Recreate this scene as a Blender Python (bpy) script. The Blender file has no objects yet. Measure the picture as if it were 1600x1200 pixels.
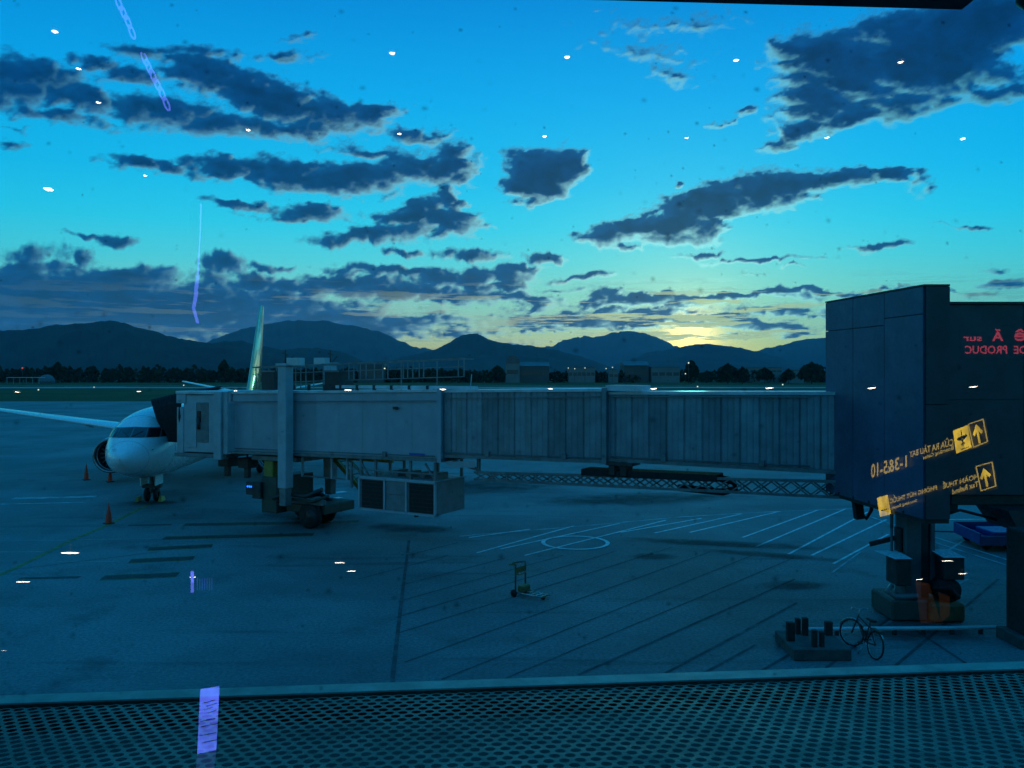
import bpy, math, random
import numpy as np
from mathutils import Vector, Matrix
R = math.radians
random.seed(7)
S = bpy.context.scene
COL = S.collection
F = 1300.0; CX = 800.0; HY = 583.0; HC = 7.15      # focal length and horizon in photograph pixels, eye height above the apron

# ------------------------------------------------------------------ camera, world, sun, exposure
cd = bpy.data.cameras.new('camera'); cam = bpy.data.objects.new('camera', cd); COL.objects.link(cam)
cam.location = (0, 0, HC); cam.rotation_euler = (R(90), 0, 0)
cd.sensor_fit = 'HORIZONTAL'; cd.sensor_width = 36; cd.lens = 36 * F / 1600; cd.shift_y = -17 / 1600
cd.clip_start = 0.02; cd.clip_end = 120000
S.camera = cam
SUN_AZ, SUN_EL = R(12.1), R(2.45)
SUN = Vector((math.sin(SUN_AZ) * math.cos(SUN_EL), math.cos(SUN_AZ) * math.cos(SUN_EL), math.sin(SUN_EL)))
S.view_settings.view_transform = 'Standard'; S.view_settings.look = 'None'
S.view_settings.exposure = 0.0; S.view_settings.gamma = 1.0; S.view_settings.use_curve_mapping = False
S.render.engine = 'CYCLES'
c = S.cycles
c.use_denoising = True; c.max_bounces = 6; c.diffuse_bounces = 2; c.glossy_bounces = 3; c.transmission_bounces = 2
c.transparent_max_bounces = 16; c.volume_bounces = 0; c.sample_clamp_indirect = 6; c.caustics_reflective = False; c.caustics_refractive = False


class NT:                                            # a small node-tree writer
    def __init__(s, tree):
        s.t = tree; tree.nodes.clear()
    def n(s, kind, **kw):
        nd = s.t.nodes.new(kind)
        for k, v in kw.items(): setattr(nd, k, v)
        return nd
    def put(s, sock, v):
        if isinstance(v, bpy.types.NodeSocket): s.t.links.new(v, sock)
        elif v is not None:
            if sock.type == 'RGBA' and len(v) == 3: v = (*v, 1)
            sock.default_value = v
    def math(s, op, a, b=None, c_=None, clamp=False):
        nd = s.n('ShaderNodeMath', operation=op, use_clamp=clamp)
        s.put(nd.inputs[0], a)
        if b is not None: s.put(nd.inputs[1], b)
        if c_ is not None: s.put(nd.inputs[2], c_)
        return nd.outputs[0]
    def vmath(s, op, a, b=None, out=0):
        nd = s.n('ShaderNodeVectorMath', operation=op); s.put(nd.inputs[0], a)
        if b is not None: s.put(nd.inputs[3 if op == 'SCALE' else 1], b)
        return nd.outputs[out]
    def ramp(s, fac, stops, interp='LINEAR'):
        nd = s.n('ShaderNodeValToRGB'); s.put(nd.inputs[0], fac); cr = nd.color_ramp; cr.interpolation = interp
        while len(cr.elements) > 1: cr.elements.remove(cr.elements[-1])
        for i, (p, col) in enumerate(stops):
            e = cr.elements[0] if i == 0 else cr.elements.new(p)
            e.position = p; e.color = (*col, 1) if len(col) == 3 else col
        return nd.outputs[0]
    def mix(s, fac, a, b, blend='MIX'):
        nd = s.n('ShaderNodeMix', data_type='RGBA', blend_type=blend); s.put(nd.inputs[0], fac)
        s.put(nd.inputs[6], a); s.put(nd.inputs[7], b); return nd.outputs[2]
    def smooth(s, v, lo, hi, a=0.0, b=1.0):
        nd = s.n('ShaderNodeMapRange', interpolation_type='SMOOTHSTEP')
        for i, x in enumerate((v, lo, hi, a, b)): s.put(nd.inputs[i], x)
        return nd.outputs[0]
    def noise(s, vec, scale, detail=4, rough=0.55, out=0):
        nd = s.n('ShaderNodeTexNoise'); s.put(nd.inputs['Vector'], vec); s.put(nd.inputs['Scale'], scale)
        s.put(nd.inputs['Detail'], detail); s.put(nd.inputs['Roughness'], rough); return nd.outputs[out]


world = bpy.data.worlds.new('World'); S.world = world; world.use_nodes = True
w = NT(world.node_tree)
tc = w.n('ShaderNodeTexCoord').outputs['Generated']
dirn = w.vmath('NORMALIZE', tc)
sep = w.n('ShaderNodeSeparateXYZ'); w.put(sep.inputs[0], dirn); zz = sep.outputs[2]
base = w.ramp(w.math('MAXIMUM', zz, 0.0), [(0.0, (8.5, .72, .14)), (.028, (8.5, .88, .20)), (.05, (7.0, 1.10, .48)), (.09, (4.2, 1.16, .66)), (.13, (1.7, 1.10, .82)), (.17, (.50, 1.0, .90)),
                          (.22, (.16, .82, .90)), (.31, (.05, .62, .86)), (.42, (.03, .38, .69)), (.7, (.09, .44, .76)), (1.0, (.09, .44, .76))])
ang = w.math('ARCCOSINE', w.math('MINIMUM', w.vmath('DOT_PRODUCT', dirn, tuple(SUN), out=1), 0.99999))
side = w.smooth(ang, 0.25, 2.4, 1.06, 0.74)
base = w.mix(1.0, base, w.n('ShaderNodeCombineXYZ').outputs[0], 'MULTIPLY') if False else w.vmath('SCALE', base, side)
g1 = w.math('MULTIPLY', w.math('EXPONENT', w.math('MULTIPLY', w.math('POWER', w.math('DIVIDE', ang, 0.027), 2.0), -1.0)), 46.0)
g2 = w.math('MULTIPLY', w.math('EXPONENT', w.math('DIVIDE', ang, -0.06)), 2.6)
low = w.math('EXPONENT', w.math('MULTIPLY', w.math('MAXIMUM', zz, 0.0), -19.0))
g3 = w.math('MULTIPLY', w.math('MULTIPLY', w.math('EXPONENT', w.math('DIVIDE', ang, -0.34)), low), 3.4)
glow = w.vmath('ADD', w.vmath('SCALE', (1.0, .048, .006), w.math('ADD', g1, w.math('MULTIPLY', g2, 5.0))), w.vmath('SCALE', (1.0, .030, .004), w.math('MULTIPLY', g3, 3.0)))
skyc = w.vmath('ADD', base, glow)
sky = w.n('ShaderNodeTexSky', sky_type='NISHITA', sun_disc=False, sun_elevation=SUN_EL, sun_rotation=SUN_AZ)
b1 = w.n('ShaderNodeBackground'); w.put(b1.inputs[0], sky.outputs[0]); b1.inputs[1].default_value = 0.02
b2 = w.n('ShaderNodeBackground'); w.put(b2.inputs[0], skyc); b2.inputs[1].default_value = 1.0
add = w.n('ShaderNodeAddShader'); w.put(add.inputs[0], b1.outputs[0]); w.put(add.inputs[1], b2.outputs[0])
w.put(w.n('ShaderNodeOutputWorld').inputs[0], add.outputs[0])
world.cycles.sampling_method = 'MANUAL'; world.cycles.sample_map_resolution = 1024

sl = bpy.data.lights.new('sun', 'SUN'); sl.energy = 0.5; sl.angle = R(2.0); sl.color = (1.0, .62, .34)
so = bpy.data.objects.new('sun', sl); COL.objects.link(so); so.rotation_euler = (-SUN).to_track_quat('-Z', 'Y').to_euler()


# ------------------------------------------------------------------ helpers
def G(px, py, z=0.0):                                # the point of the plane at height z seen at a photograph pixel
    d = (HC - z) * F / (py - HY); return Vector(((px - CX) / F * d, d, z))
def A(px, py, d):                                    # the point at depth d seen at a photograph pixel
    return Vector(((px - CX) / F * d, d, HC - (py - HY) / F * d))

def tag(o, label=None, cat=None, group=None, kind=None):
    if label: o['label'] = label
    if cat: o['category'] = cat
    if group: o['group'] = group
    if kind: o['kind'] = kind
    return o
def empty(name, loc=(0, 0, 0), rz=0, parent=None, **kw):
    o = bpy.data.objects.new(name, None); COL.objects.link(o); o.location = loc; o.rotation_euler = (0, 0, rz); o.parent = parent
    o.empty_display_size = .1
    return tag(o, **kw)
def link(name, me, parent=None, **kw):
    o = bpy.data.objects.new(name, me); COL.objects.link(o); o.parent = parent
    return tag(o, **kw)
KIDS = {}
def copy_tree(o, parent=None):
    n = o.copy(); COL.objects.link(n); n.parent = parent
    for ch in [x for x in COL.objects if x.parent == o]: copy_tree(ch, n)
    return n

class MB:
    def __init__(s): s.v = []; s.f = []; s.m = Matrix.Identity(4); s.smooth = []
    def add(s, vs, fs, smooth=False):
        k = len(s.v); s.v += [tuple(s.m @ Vector(p)) for p in vs]; s.f += [tuple(i + k for i in f) for f in fs]; s.smooth += [smooth] * len(fs); return s
    def box(s, x0, x1, y0, y1, z0, z1, b=0.0):
        if b > 0:
            b = min(b, (x1 - x0) / 2.01, (y1 - y0) / 2.01, (z1 - z0) / 2.01)
            vs = []; idx = {}
            for ix, X in ((0, (x0, x1)),):
                pass
            def P(sx, sy, sz, ax):
                c_ = [x1 if sx else x0, y1 if sy else y0, z1 if sz else z0]; sg = (sx, sy, sz)
                for a in range(3):
                    if a != ax: c_[a] += -b if sg[a] else b
                return c_
            for sx in (0, 1):
                for sy in (0, 1):
                    for sz in (0, 1):
                        for ax in range(3): idx[(sx, sy, sz, ax)] = len(vs); vs.append(P(sx, sy, sz, ax))
            fs = []
            I = lambda a, b_, c_, ax: idx[(a, b_, c_, ax)]
            fs += [(I(0,0,0,0), I(0,0,1,0), I(0,1,1,0), I(0,1,0,0)), (I(1,0,0,0), I(1,1,0,0), I(1,1,1,0), I(1,0,1,0)),
                   (I(0,0,0,1), I(1,0,0,1), I(1,0,1,1), I(0,0,1,1)), (I(0,1,0,1), I(0,1,1,1), I(1,1,1,1), I(1,1,0,1)),
                   (I(0,0,0,2), I(0,1,0,2), I(1,1,0,2), I(1,0,0,2)), (I(0,0,1,2), I(1,0,1,2), I(1,1,1,2), I(0,1,1,2))]
            for a in (0, 1):
                for b_ in (0, 1):
                    fs.append((I(a,b_,0,0), I(a,b_,1,0), I(a,b_,1,1), I(a,b_,0,1)))
                    fs.append((I(a,0,b_,0), I(a,1,b_,0), I(a,1,b_,2), I(a,0,b_,2)))
                    fs.append((I(0,a,b_,1), I(1,a,b_,1), I(1,a,b_,2), I(0,a,b_,2)))
                    for c_ in (0, 1): fs.append((I(a,b_,c_,0), I(a,b_,c_,1), I(a,b_,c_,2)))
            return s.add(vs, fs)
        vs = [(x, y, z) for x in (x0, x1) for y in (y0, y1) for z in (z0, z1)]
        return s.add(vs, [(0, 1, 3, 2), (4, 6, 7, 5), (0, 4, 5, 1), (2, 3, 7, 6), (0, 2, 6, 4), (1, 5, 7, 3)])
    def bar(s, a, b, w_=.05, h=None, up=(0, 0, 1)):     # a square bar from a to b
        a = Vector(a); b = Vector(b); d = b - a; L = d.length
        if L < 1e-6: return s
        d.normalize(); u = Vector(up)
        if abs(d.dot(u)) > .98: u = Vector((1, 0, 0))
        x = d.cross(u).normalized(); z = x.cross(d); h = h or w_
        q = [(-w_/2, -h/2), (w_/2, -h/2), (w_/2, h/2), (-w_/2, h/2)]
        vs = [a + x * i + z * j for i, j in q] + [b + x * i + z * j for i, j in q]
        return s.add(vs, [(0, 3, 2, 1), (4, 5, 6, 7)] + [(i, (i + 1) % 4, (i + 1) % 4 + 4, i + 4) for i in range(4)])
    def tube(s, pts, r, n=8, cap=True):
        pts = [Vector(p) for p in pts]; rs = r if isinstance(r, (list, tuple)) else [r] * len(pts); vs = []; x = None
        for i, p in enumerate(pts):
            d = (pts[min(i + 1, len(pts) - 1)] - pts[max(i - 1, 0)]).normalized()
            if x is None: x = d.orthogonal().normalized()
            x = (x - d * x.dot(d)).normalized(); y = d.cross(x)
            vs += [p + (x * math.cos(2 * math.pi * k / n) + y * math.sin(2 * math.pi * k / n)) * rs[i] for k in range(n)]
        fs = [(i * n + k, i * n + (k + 1) % n, (i + 1) * n + (k + 1) % n, (i + 1) * n + k) for i in range(len(pts) - 1) for k in range(n)]
        s.add(vs, fs, True)
        if cap: s.f += [tuple(len(s.v) - len(vs) + k for k in range(n))[::-1], tuple(len(s.v) - n + k for k in range(n))]; s.smooth += [False, False]
        return s
    def lathe(s, prof, n=24, axis='z', at=(0, 0, 0)):   # prof: (r, h)
        vs = []
        for r_, h in prof:
            for k in range(n):
                a = 2 * math.pi * k / n; p = (r_ * math.cos(a), r_ * math.sin(a), h)
                if axis == 'y': p = (p[0], h, p[1])
                if axis == 'x': p = (h, p[0], p[1])
                vs.append((p[0] + at[0], p[1] + at[1], p[2] + at[2]))
        fs = [(i * n + k, i * n + (k + 1) % n, (i + 1) * n + (k + 1) % n, (i + 1) * n + k) for i in range(len(prof) - 1) for k in range(n)]
        return s.add(vs, fs, True)
    def prism(s, poly, z0, z1):                          # poly in xy, extruded in z
        n = len(poly); vs = [(x, y, z0) for x, y in poly] + [(x, y, z1) for x, y in poly]
        return s.add(vs, [tuple(range(n))[::-1], tuple(range(n, 2 * n))] + [(i, (i + 1) % n, (i + 1) % n + n, i + n) for i in range(n)])
    def quad(s, a, b, c_, d): return s.add([a, b, c_, d], [(0, 1, 2, 3)])
    def mesh(s, name, mat):
        me = bpy.data.meshes.new(name); me.from_pydata(s.v, [], s.f); me.materials.append(mat)
        me.polygons.foreach_set('use_smooth', s.smooth); me.update(); return me
    def build(s, name, mat, parent=None, fix=False, **kw):
        me = s.mesh(name, mat)
        if fix:
            import bmesh
            bm = bmesh.new(); bm.from_mesh(me); bmesh.ops.recalc_face_normals(bm, faces=bm.faces); bm.to_mesh(me); bm.free()
        return link(name, me, parent, **kw)

def mat(name, col, rough=.6, metal=0.0, n1=(3.0, .25), n2=None, streak=None, bump=None, spec=None, col2=None, coat=0, grain=0, vary=0):
    m = bpy.data.materials.new(name); m.use_nodes = True; t = NT(m.node_tree)
    p = t.n('ShaderNodeBsdfPrincipled'); t.put(t.n('ShaderNodeOutputMaterial').inputs[0], p.outputs[0])
    ob = t.n('ShaderNodeTexCoord').outputs['Object']
    base = (*col, 1); cur = base
    if n1:
        f = t.smooth(t.noise(ob, n1[0], 5, .6), .3, .7)
        dark = tuple(x * (1 - n1[1]) for x in col) if col2 is None else col2
        cur = t.mix(f, (*dark, 1), base)
    if n2:
        f2 = t.smooth(t.noise(ob, n2[0], 6, .65), .52, .72)
        cur = t.mix(t.math('MULTIPLY', f2, n2[1]), cur, (*n2[2], 1))
    if streak:                                           # vertical rain and dirt streaks (scale, amount, colour)
        mp = t.n('ShaderNodeMapping'); t.put(mp.inputs[0], ob); mp.inputs['Scale'].default_value = (1, 1, .07)
        f3 = t.smooth(t.noise(mp.outputs[0], streak[0], 5, .7), .48, .78)
        cur = t.mix(t.math('MULTIPLY', f3, streak[1]), cur, (*streak[2], 1))
    if grain:                                            # fine speckle and long tyre-like smears
        g = t.smooth(t.noise(ob, 11, 3, .7), .3, .7, 1 - grain * .5, 1 + grain * .35); cur = t.vmath('SCALE', cur, g)
        mp = t.n('ShaderNodeMapping'); t.put(mp.inputs[0], ob); mp.inputs['Scale'].default_value = (.10, .8, 1); mp.inputs['Rotation'].default_value = (0, 0, .25)
        g = t.smooth(t.noise(mp.outputs[0], 1.1, 5, .6), .55, .75, 1, 1 - grain * .8); cur = t.vmath('SCALE', cur, g)
    if vary: cur = t.vmath('SCALE', cur, t.smooth(t.n('ShaderNodeObjectInfo').outputs['Random'], 0, 1, 1 - vary, 1 + vary * .5))
    t.put(p.inputs['Base Color'], cur)
    t.put(p.inputs['Roughness'], t.smooth(t.noise(ob, 9.0, 4), .2, .8, max(rough - .12, .03), min(rough + .12, 1)))
    p.inputs['Metallic'].default_value = metal
    if spec is not None: p.inputs['Specular IOR Level'].default_value = spec
    if coat: p.inputs['Coat Weight'].default_value = coat; p.inputs['Coat Roughness'].default_value = .08
    if bump:
        b = t.n('ShaderNodeBump'); t.put(b.inputs['Height'], t.noise(ob, bump[0], 5, .6)); b.inputs['Strength'].default_value = bump[1]
        b.inputs['Distance'].default_value = .02; t.put(p.inputs['Normal'], b.outputs[0])
    return m
def emit(name, col, strength, noise=None):
    m = bpy.data.materials.new(name); m.use_nodes = True; t = NT(m.node_tree); e = t.n('ShaderNodeEmission')
    t.put(t.n('ShaderNodeOutputMaterial').inputs[0], e.outputs[0]); e.inputs[0].default_value = (*col, 1); e.inputs[1].default_value = strength
    if noise:
        ob = t.n('ShaderNodeTexCoord').outputs['Object']
        t.put(e.inputs[1], t.smooth(t.noise(ob, noise, 4), .35, .65, strength * .45, strength))
    m.cycles.emission_sampling = 'NONE'; return m

M = {
 'unit': mat('equipment_paint', (.22, .24, .25), .5, n1=(2, .3), streak=(2.5, .4, (.12, .12, .12))),
 'concrete': mat('apron_concrete', (.225, .225, .22), .72, n1=(.11, .5), n2=(.42, .85, (.10, .10, .095)), grain=.62, bump=(30, .35)),
 'joint': mat('joint_sealant', (.085, .085, .087), .8, n1=(2, .6), n2=(.8, .9, (.19, .19, .185))),
 'paint': mat('line_paint', (.86, .88, .86), .6, n1=(2.2, .4), n2=(5, .8, (.3, .3, .3))),
 'oldpaint': mat('worn_line_paint', (.62, .63, .62), .7, n1=(1.2, .7), n2=(3, .9, (.22, .22, .22))),
 'blackpaint': mat('black_line_paint', (.035, .035, .03), .7, n1=(2, .5), n2=(4, .6, (.10, .09, .03))),
 'yellowpaint': mat('yellow_line_paint', (.30, .24, .05), .7, n1=(2, .6)),
 'grass': mat('grass_field', (.060, .085, .022), .95, n1=(.02, .45), n2=(.2, .5, (.08, .08, .035)), spec=.1),
 'taxi': mat('taxiway_asphalt', (.30, .30, .30), .8, n1=(.02, .3)),
 'tunnel': mat('tunnel_paint', (.36, .385, .43), .55, n1=(1.2, .16), streak=(2.4, .6, (.34, .36, .34)), bump=(14, .1), vary=.10),
 'tunnel2': mat('weathered_tunnel_paint', (.31, .32, .34), .6, n1=(1.6, .3), streak=(2.2, .95, (.19, .20, .17)), bump=(14, .12), vary=.25),
 'roofpaint': mat('tunnel_roof_paint', (.62, .66, .68), .35, n1=(1.5, .3)),
 'frame': mat('grey_steel', (.22, .23, .23), .5, n1=(2, .4), bump=(20, .15)),
 'dark': mat('dark_steel', (.045, .045, .042), .55, n1=(2, .4)),
 'black': mat('black_rubber', (.015, .015, .016), .75, n1=(6, .4)),
 'bellows': mat('canopy_fabric', (.022, .024, .026), .85, n1=(3, .4)),
 'cab': mat('cab_paint', (.43, .46, .49), .5, n1=(2, .2), streak=(2.5, .4, (.36, .38, .38))),
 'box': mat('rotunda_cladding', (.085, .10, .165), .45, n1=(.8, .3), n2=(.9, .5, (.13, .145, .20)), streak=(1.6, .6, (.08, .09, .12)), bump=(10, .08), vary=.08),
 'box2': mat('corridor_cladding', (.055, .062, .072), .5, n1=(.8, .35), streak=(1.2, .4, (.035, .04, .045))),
 'white': mat('aircraft_white', (.84, .86, .86), .25, n1=(1.0, .06), coat=.4),
 'belly': mat('aircraft_grey', (.42, .44, .45), .35, n1=(1.0, .1)),
 'gold': mat('sunset_gold_side', (.95, .56, .30), .16, n1=(2, .15), metal=.8),
 'finpale': mat('fin_pale_paint', (.55, .56, .50), .3, n1=(2, .15)),
 'glassdark': mat('cockpit_glass', (.012, .014, .018), .08, n1=None, spec=.8),
 'lip': mat('polished_lip', (.28, .29, .30), .3, metal=1.0, n1=(2, .1)),
 'cone': mat('cone_orange', (.95, .05, .02), .5, n1=(6, .15)),
 'conewhite': mat('cone_white_band', (.8, .8, .78), .4, n1=(6, .1)),
 'yellow': mat('yellow_paint', (.34, .25, .04), .5, n1=(3, .3)),
 'cartyellow': mat('cart_yellow', (.20, .15, .05), .5, n1=(5, .35)),
 'chrome': mat('cart_metal', (.5, .5, .48), .3, metal=.9, n1=(5, .2)),
 'plinth': mat('plinth_concrete', (.10, .10, .09), .85, n1=(3, .4), bump=(12, .4)),
 'post': mat('post_rust', (.055, .035, .028), .8, n1=(4, .5)),
 'pale': mat('pale_cabinet', (.50, .54, .54), .35, n1=(3, .15)),
 'column': mat('column_paint', (.13, .14, .145), .6, n1=(2, .3), streak=(3, .6, (.10, .09, .07))),
 'olive': mat('primer_olive', (.075, .085, .065), .6, n1=(2, .3)),
 'rust': mat('rust_brown', (.26, .10, .035), .8, n1=(2.5, .5)),
 'blue': mat('dolly_blue', (.02, .05, .24), .5, n1=(2, .3)),
 'ledge': mat('perforated_metal', (.31, .23, .16), .65, n1=(2.2, .45), n2=(9, .6, (.15, .12, .08)), metal=0, grain=.3, bump=(60, .2)),
 'rim': mat('ledge_rim', (.46, .40, .31), .5, n1=(8, .3), metal=0, grain=.3),
 'tray': mat('tray_dark', (.24, .21, .17), .8, n1=(4, .3)),
 'frameblack': mat('window_frame_black', (.012, .012, .013), .5, n1=(4, .3)),
 'room': mat('hall_surface', (.05, .05, .05), .8, n1=(1, .2), spec=.1),
 'bark': mat('bark', (.05, .04, .03), .9, n1=(3, .3)),
 'leaf': mat('far_foliage', (.030, .048, .016), .9, n1=(.08, .5), spec=.1),
 'wallpale': mat('far_wall_pale', (.20, .21, .21), .7, n1=(.1, .2)),
 'wallgrey': mat('far_wall_grey', (.085, .09, .095), .7, n1=(.1, .25)),
 'roofgrey': mat('far_roof', (.13, .14, .15), .6, n1=(.1, .3)),
 'winfar': mat('far_window', (.06, .065, .07), .3, n1=None),
 'hill': mat('hill_forest', (.026, .036, .022), .95, n1=(.004, .5), n2=(.0015, .5, (.036, .040, .026)), spec=.05),
}
LAMP = emit('warm_white_lamp', (1.0, .86, .70), 14.0)
YEL = emit('sign_yellow_lit', (1.0, .66, .05), 4.4, noise=3)
YELT = emit('sign_text_lit', (.95, .68, .16), 2.0)
RED = emit('red_led', (1.0, .10, .16), 1.7)
LIL = emit('lilac_led', (.13, .17, 1.0), 3.6)
LIL2 = emit('lilac_screen', (.11, .17, 1.0), 6.4, noise=4)
FIELD = emit('airfield_lamp', (1.0, .10, .055), 14.0)
REDL = emit('red_beacon', (1.0, .01, .005), 12.0)

# ------------------------------------------------------------------ numpy noise
def vnoise(P, seed=0):
    P = np.asarray(P, dtype=np.float64); I = np.floor(P).astype(np.int64); f = P - I; f = f * f * (3 - 2 * f)
    def h(a, b, c_):
        n = (a * 374761393 + b * 668265263 + c_ * 2147483647 + seed * 974634777) & 0xffffffff
        n = ((n ^ (n >> 13)) * 1274126177) & 0xffffffff; n = (n ^ (n >> 16)) & 0xffffff
        return n / float(0xffffff)
    x, y, z = I[:, 0], I[:, 1], I[:, 2]; u, v, w_ = f[:, 0], f[:, 1], f[:, 2]
    L = lambda a, b, t: a + (b - a) * t
    return L(L(L(h(x,y,z), h(x+1,y,z), u), L(h(x,y+1,z), h(x+1,y+1,z), u), v), L(L(h(x,y,z+1), h(x+1,y,z+1), u), L(h(x,y+1,z+1), h(x+1,y+1,z+1), u), v), w_)
def fbm(P, oct_=5, seed=0, gain=.5):
    P = np.asarray(P, dtype=np.float64); s = 0; a = 1; t = 0
    for k in range(oct_): s = s + a * (vnoise(P, seed + k) - .5); t += a; a *= gain; P = P * 2.03 + 17.3
    return s / t * 2

# ------------------------------------------------------------------ sky: cloud layer on a far dome
CL = [ # cx, cy, rx, ry, tilt degrees (down to the right), weight
 (40,112,95,26,12,1.1),(20,140,60,26,0,1),(110,150,70,22,12,1),(160,100,60,11,4,.9),(215,118,60,18,8,.9),(240,76,60,7,3,.6),(320,82,40,7,3,.5),(440,84,35,7,3,.45),(445,60,20,4,0,.3),
 (330,118,90,24,14,1.2),(420,150,120,32,13,1.4),(500,178,90,26,8,1.3),(575,172,60,12,4,1),(250,170,110,20,6,1),(350,192,110,18,3,.9),(450,205,70,14,0,1),(90,180,90,10,6,.6),
 (225,256,60,10,8,1),(275,268,40,9,14,.9),(350,262,60,16,6,1.2),(440,270,95,22,4,1.3),(540,276,110,26,0,1.3),(640,262,60,26,0,1.1),(706,262,52,34,0,1.5),(590,232,70,9,0,.6),(660,210,55,10,3,.8),(560,290,80,16,0,.9),(680,238,40,10,0,.6),
 (380,320,55,7,6,.9),(478,332,60,12,2,1),(455,338,50,6,0,.7),(645,330,60,18,-16,1.2),(690,345,55,20,8,1.2),(600,362,90,17,-6,1.2),(560,374,90,9,0,1),(705,318,20,22,0,1),
 (835,278,44,34,-6,1.5),(880,262,38,36,6,1.5),(850,250,56,20,0,1.3),(855,300,42,14,0,1.2),
 (955,366,38,22,0,1.4),(1005,352,50,18,-8,1.3),(1060,345,60,26,-12,1.5),(1110,318,75,30,-12,1.6),(1190,296,95,26,-10,1.5),(1290,280,100,15,-4,1.4),(1370,272,50,10,6,1.2),(1425,282,16,14,0,.6),(1415,264,30,5,0,.6),(1050,372,70,10,0,.8),(1110,352,50,16,-20,1),(925,368,26,8,0,.6),(1058,285,14,5,0,.7),(996,388,26,5,0,.6),
 (1330,105,120,52,6,1.5),(1420,90,140,62,-6,1.9),(1520,50,150,62,-16,1.9),(1250,82,56,20,0,1.1),(1300,160,80,36,-8,1.3),(1250,214,60,15,-16,1.4),(1330,192,70,12,-14,1.2),(1400,165,90,26,-14,1.0),(1540,110,90,26,0,.7),(1590,145,60,12,0,.5),(1530,150,70,14,6,.55),
 (1165,178,17,7,-16,.7),(1128,190,20,4,0,.5),(1010,82,50,12,12,.33),(1045,115,30,9,20,.3),(1040,40,60,8,0,.25),
 (855,402,40,9,4,1.1),(725,396,48,9,4,1),(640,394,28,6,4,.9),(184,376,34,9,8,1),(135,370,34,4,3,.7),(1185,405,80,4,-1,.9),(1100,395,36,5,-4,.9),(1360,385,42,5,-4,.9),(1345,394,12,2,0,.5),(1245,418,16,4,0,.7),(1515,354,38,3,0,.6),(1550,420,26,4,0,.5),(1165,430,14,2,0,.5),(30,200,26,4,4,.4),(20,223,20,4,0,.4),
 (160,475,340,42,0,1.6),(420,470,170,16,2,1.2),(560,440,120,12,4,1.1),(350,412,36,14,6,1.2),(60,404,45,18,0,.75),(128,404,20,14,0,.9),(30,425,120,10,0,.9),(640,424,140,8,3,1.1),(450,440,150,12,3,1.2),(720,432,110,16,0,1.3),(800,418,60,7,0,1),(640,456,160,14,4,1.2),(500,470,46,5,0,1),(815,467,70,9,2,1.2),(910,434,56,5,-3,.9),(760,450,60,8,0,1),
 (100,470,260,40,0,1.5),(0,450,150,30,0,1.2),(300,485,220,32,3,1.4),(200,436,120,14,-3,1.1),(520,500,190,20,4,1.1),(100,520,300,30,0,1.3),(640,505,90,12,0,.9),(700,520,80,6,0,.6),(420,460,120,12,0,1.1),
 (1000,463,60,10,4,1.2),(960,472,80,5,-3,.9),(1190,463,170,5,-2,1.1),(1320,456,130,4,-1,.9),(900,497,110,12,0,1.1),(1000,499,120,8,0,1.1),(1130,498,70,5,0,.9),(1000,484,140,6,0,.7),(1200,512,90,9,0,.9),(1240,490,90,6,0,.7),(1380,470,80,5,0,.7),(780,545,90,3,0,.8),(760,537,60,2,0,.6),(1480,460,90,5,0,.6),(1560,445,60,6,0,.7),(1185,526,50,2,0,.6),(850,513,110,3,0,.7),(980,510,60,3,0,.6),(1010,490,40,3,0,.6),(1110,508,50,3,0,.7),(1250,470,60,3,0,.5),(1240,528,40,5,0,.7),(560,520,60,5,0,.7),(480,485,80,6,0,.8),(640,487,60,3,0,.6),(420,415,40,5,0,.7),(560,428,60,4,0,.7),(880,452,50,4,0,.5),(1050,475,60,4,0,.6),(700,500,40,3,0,.5),
]
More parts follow.
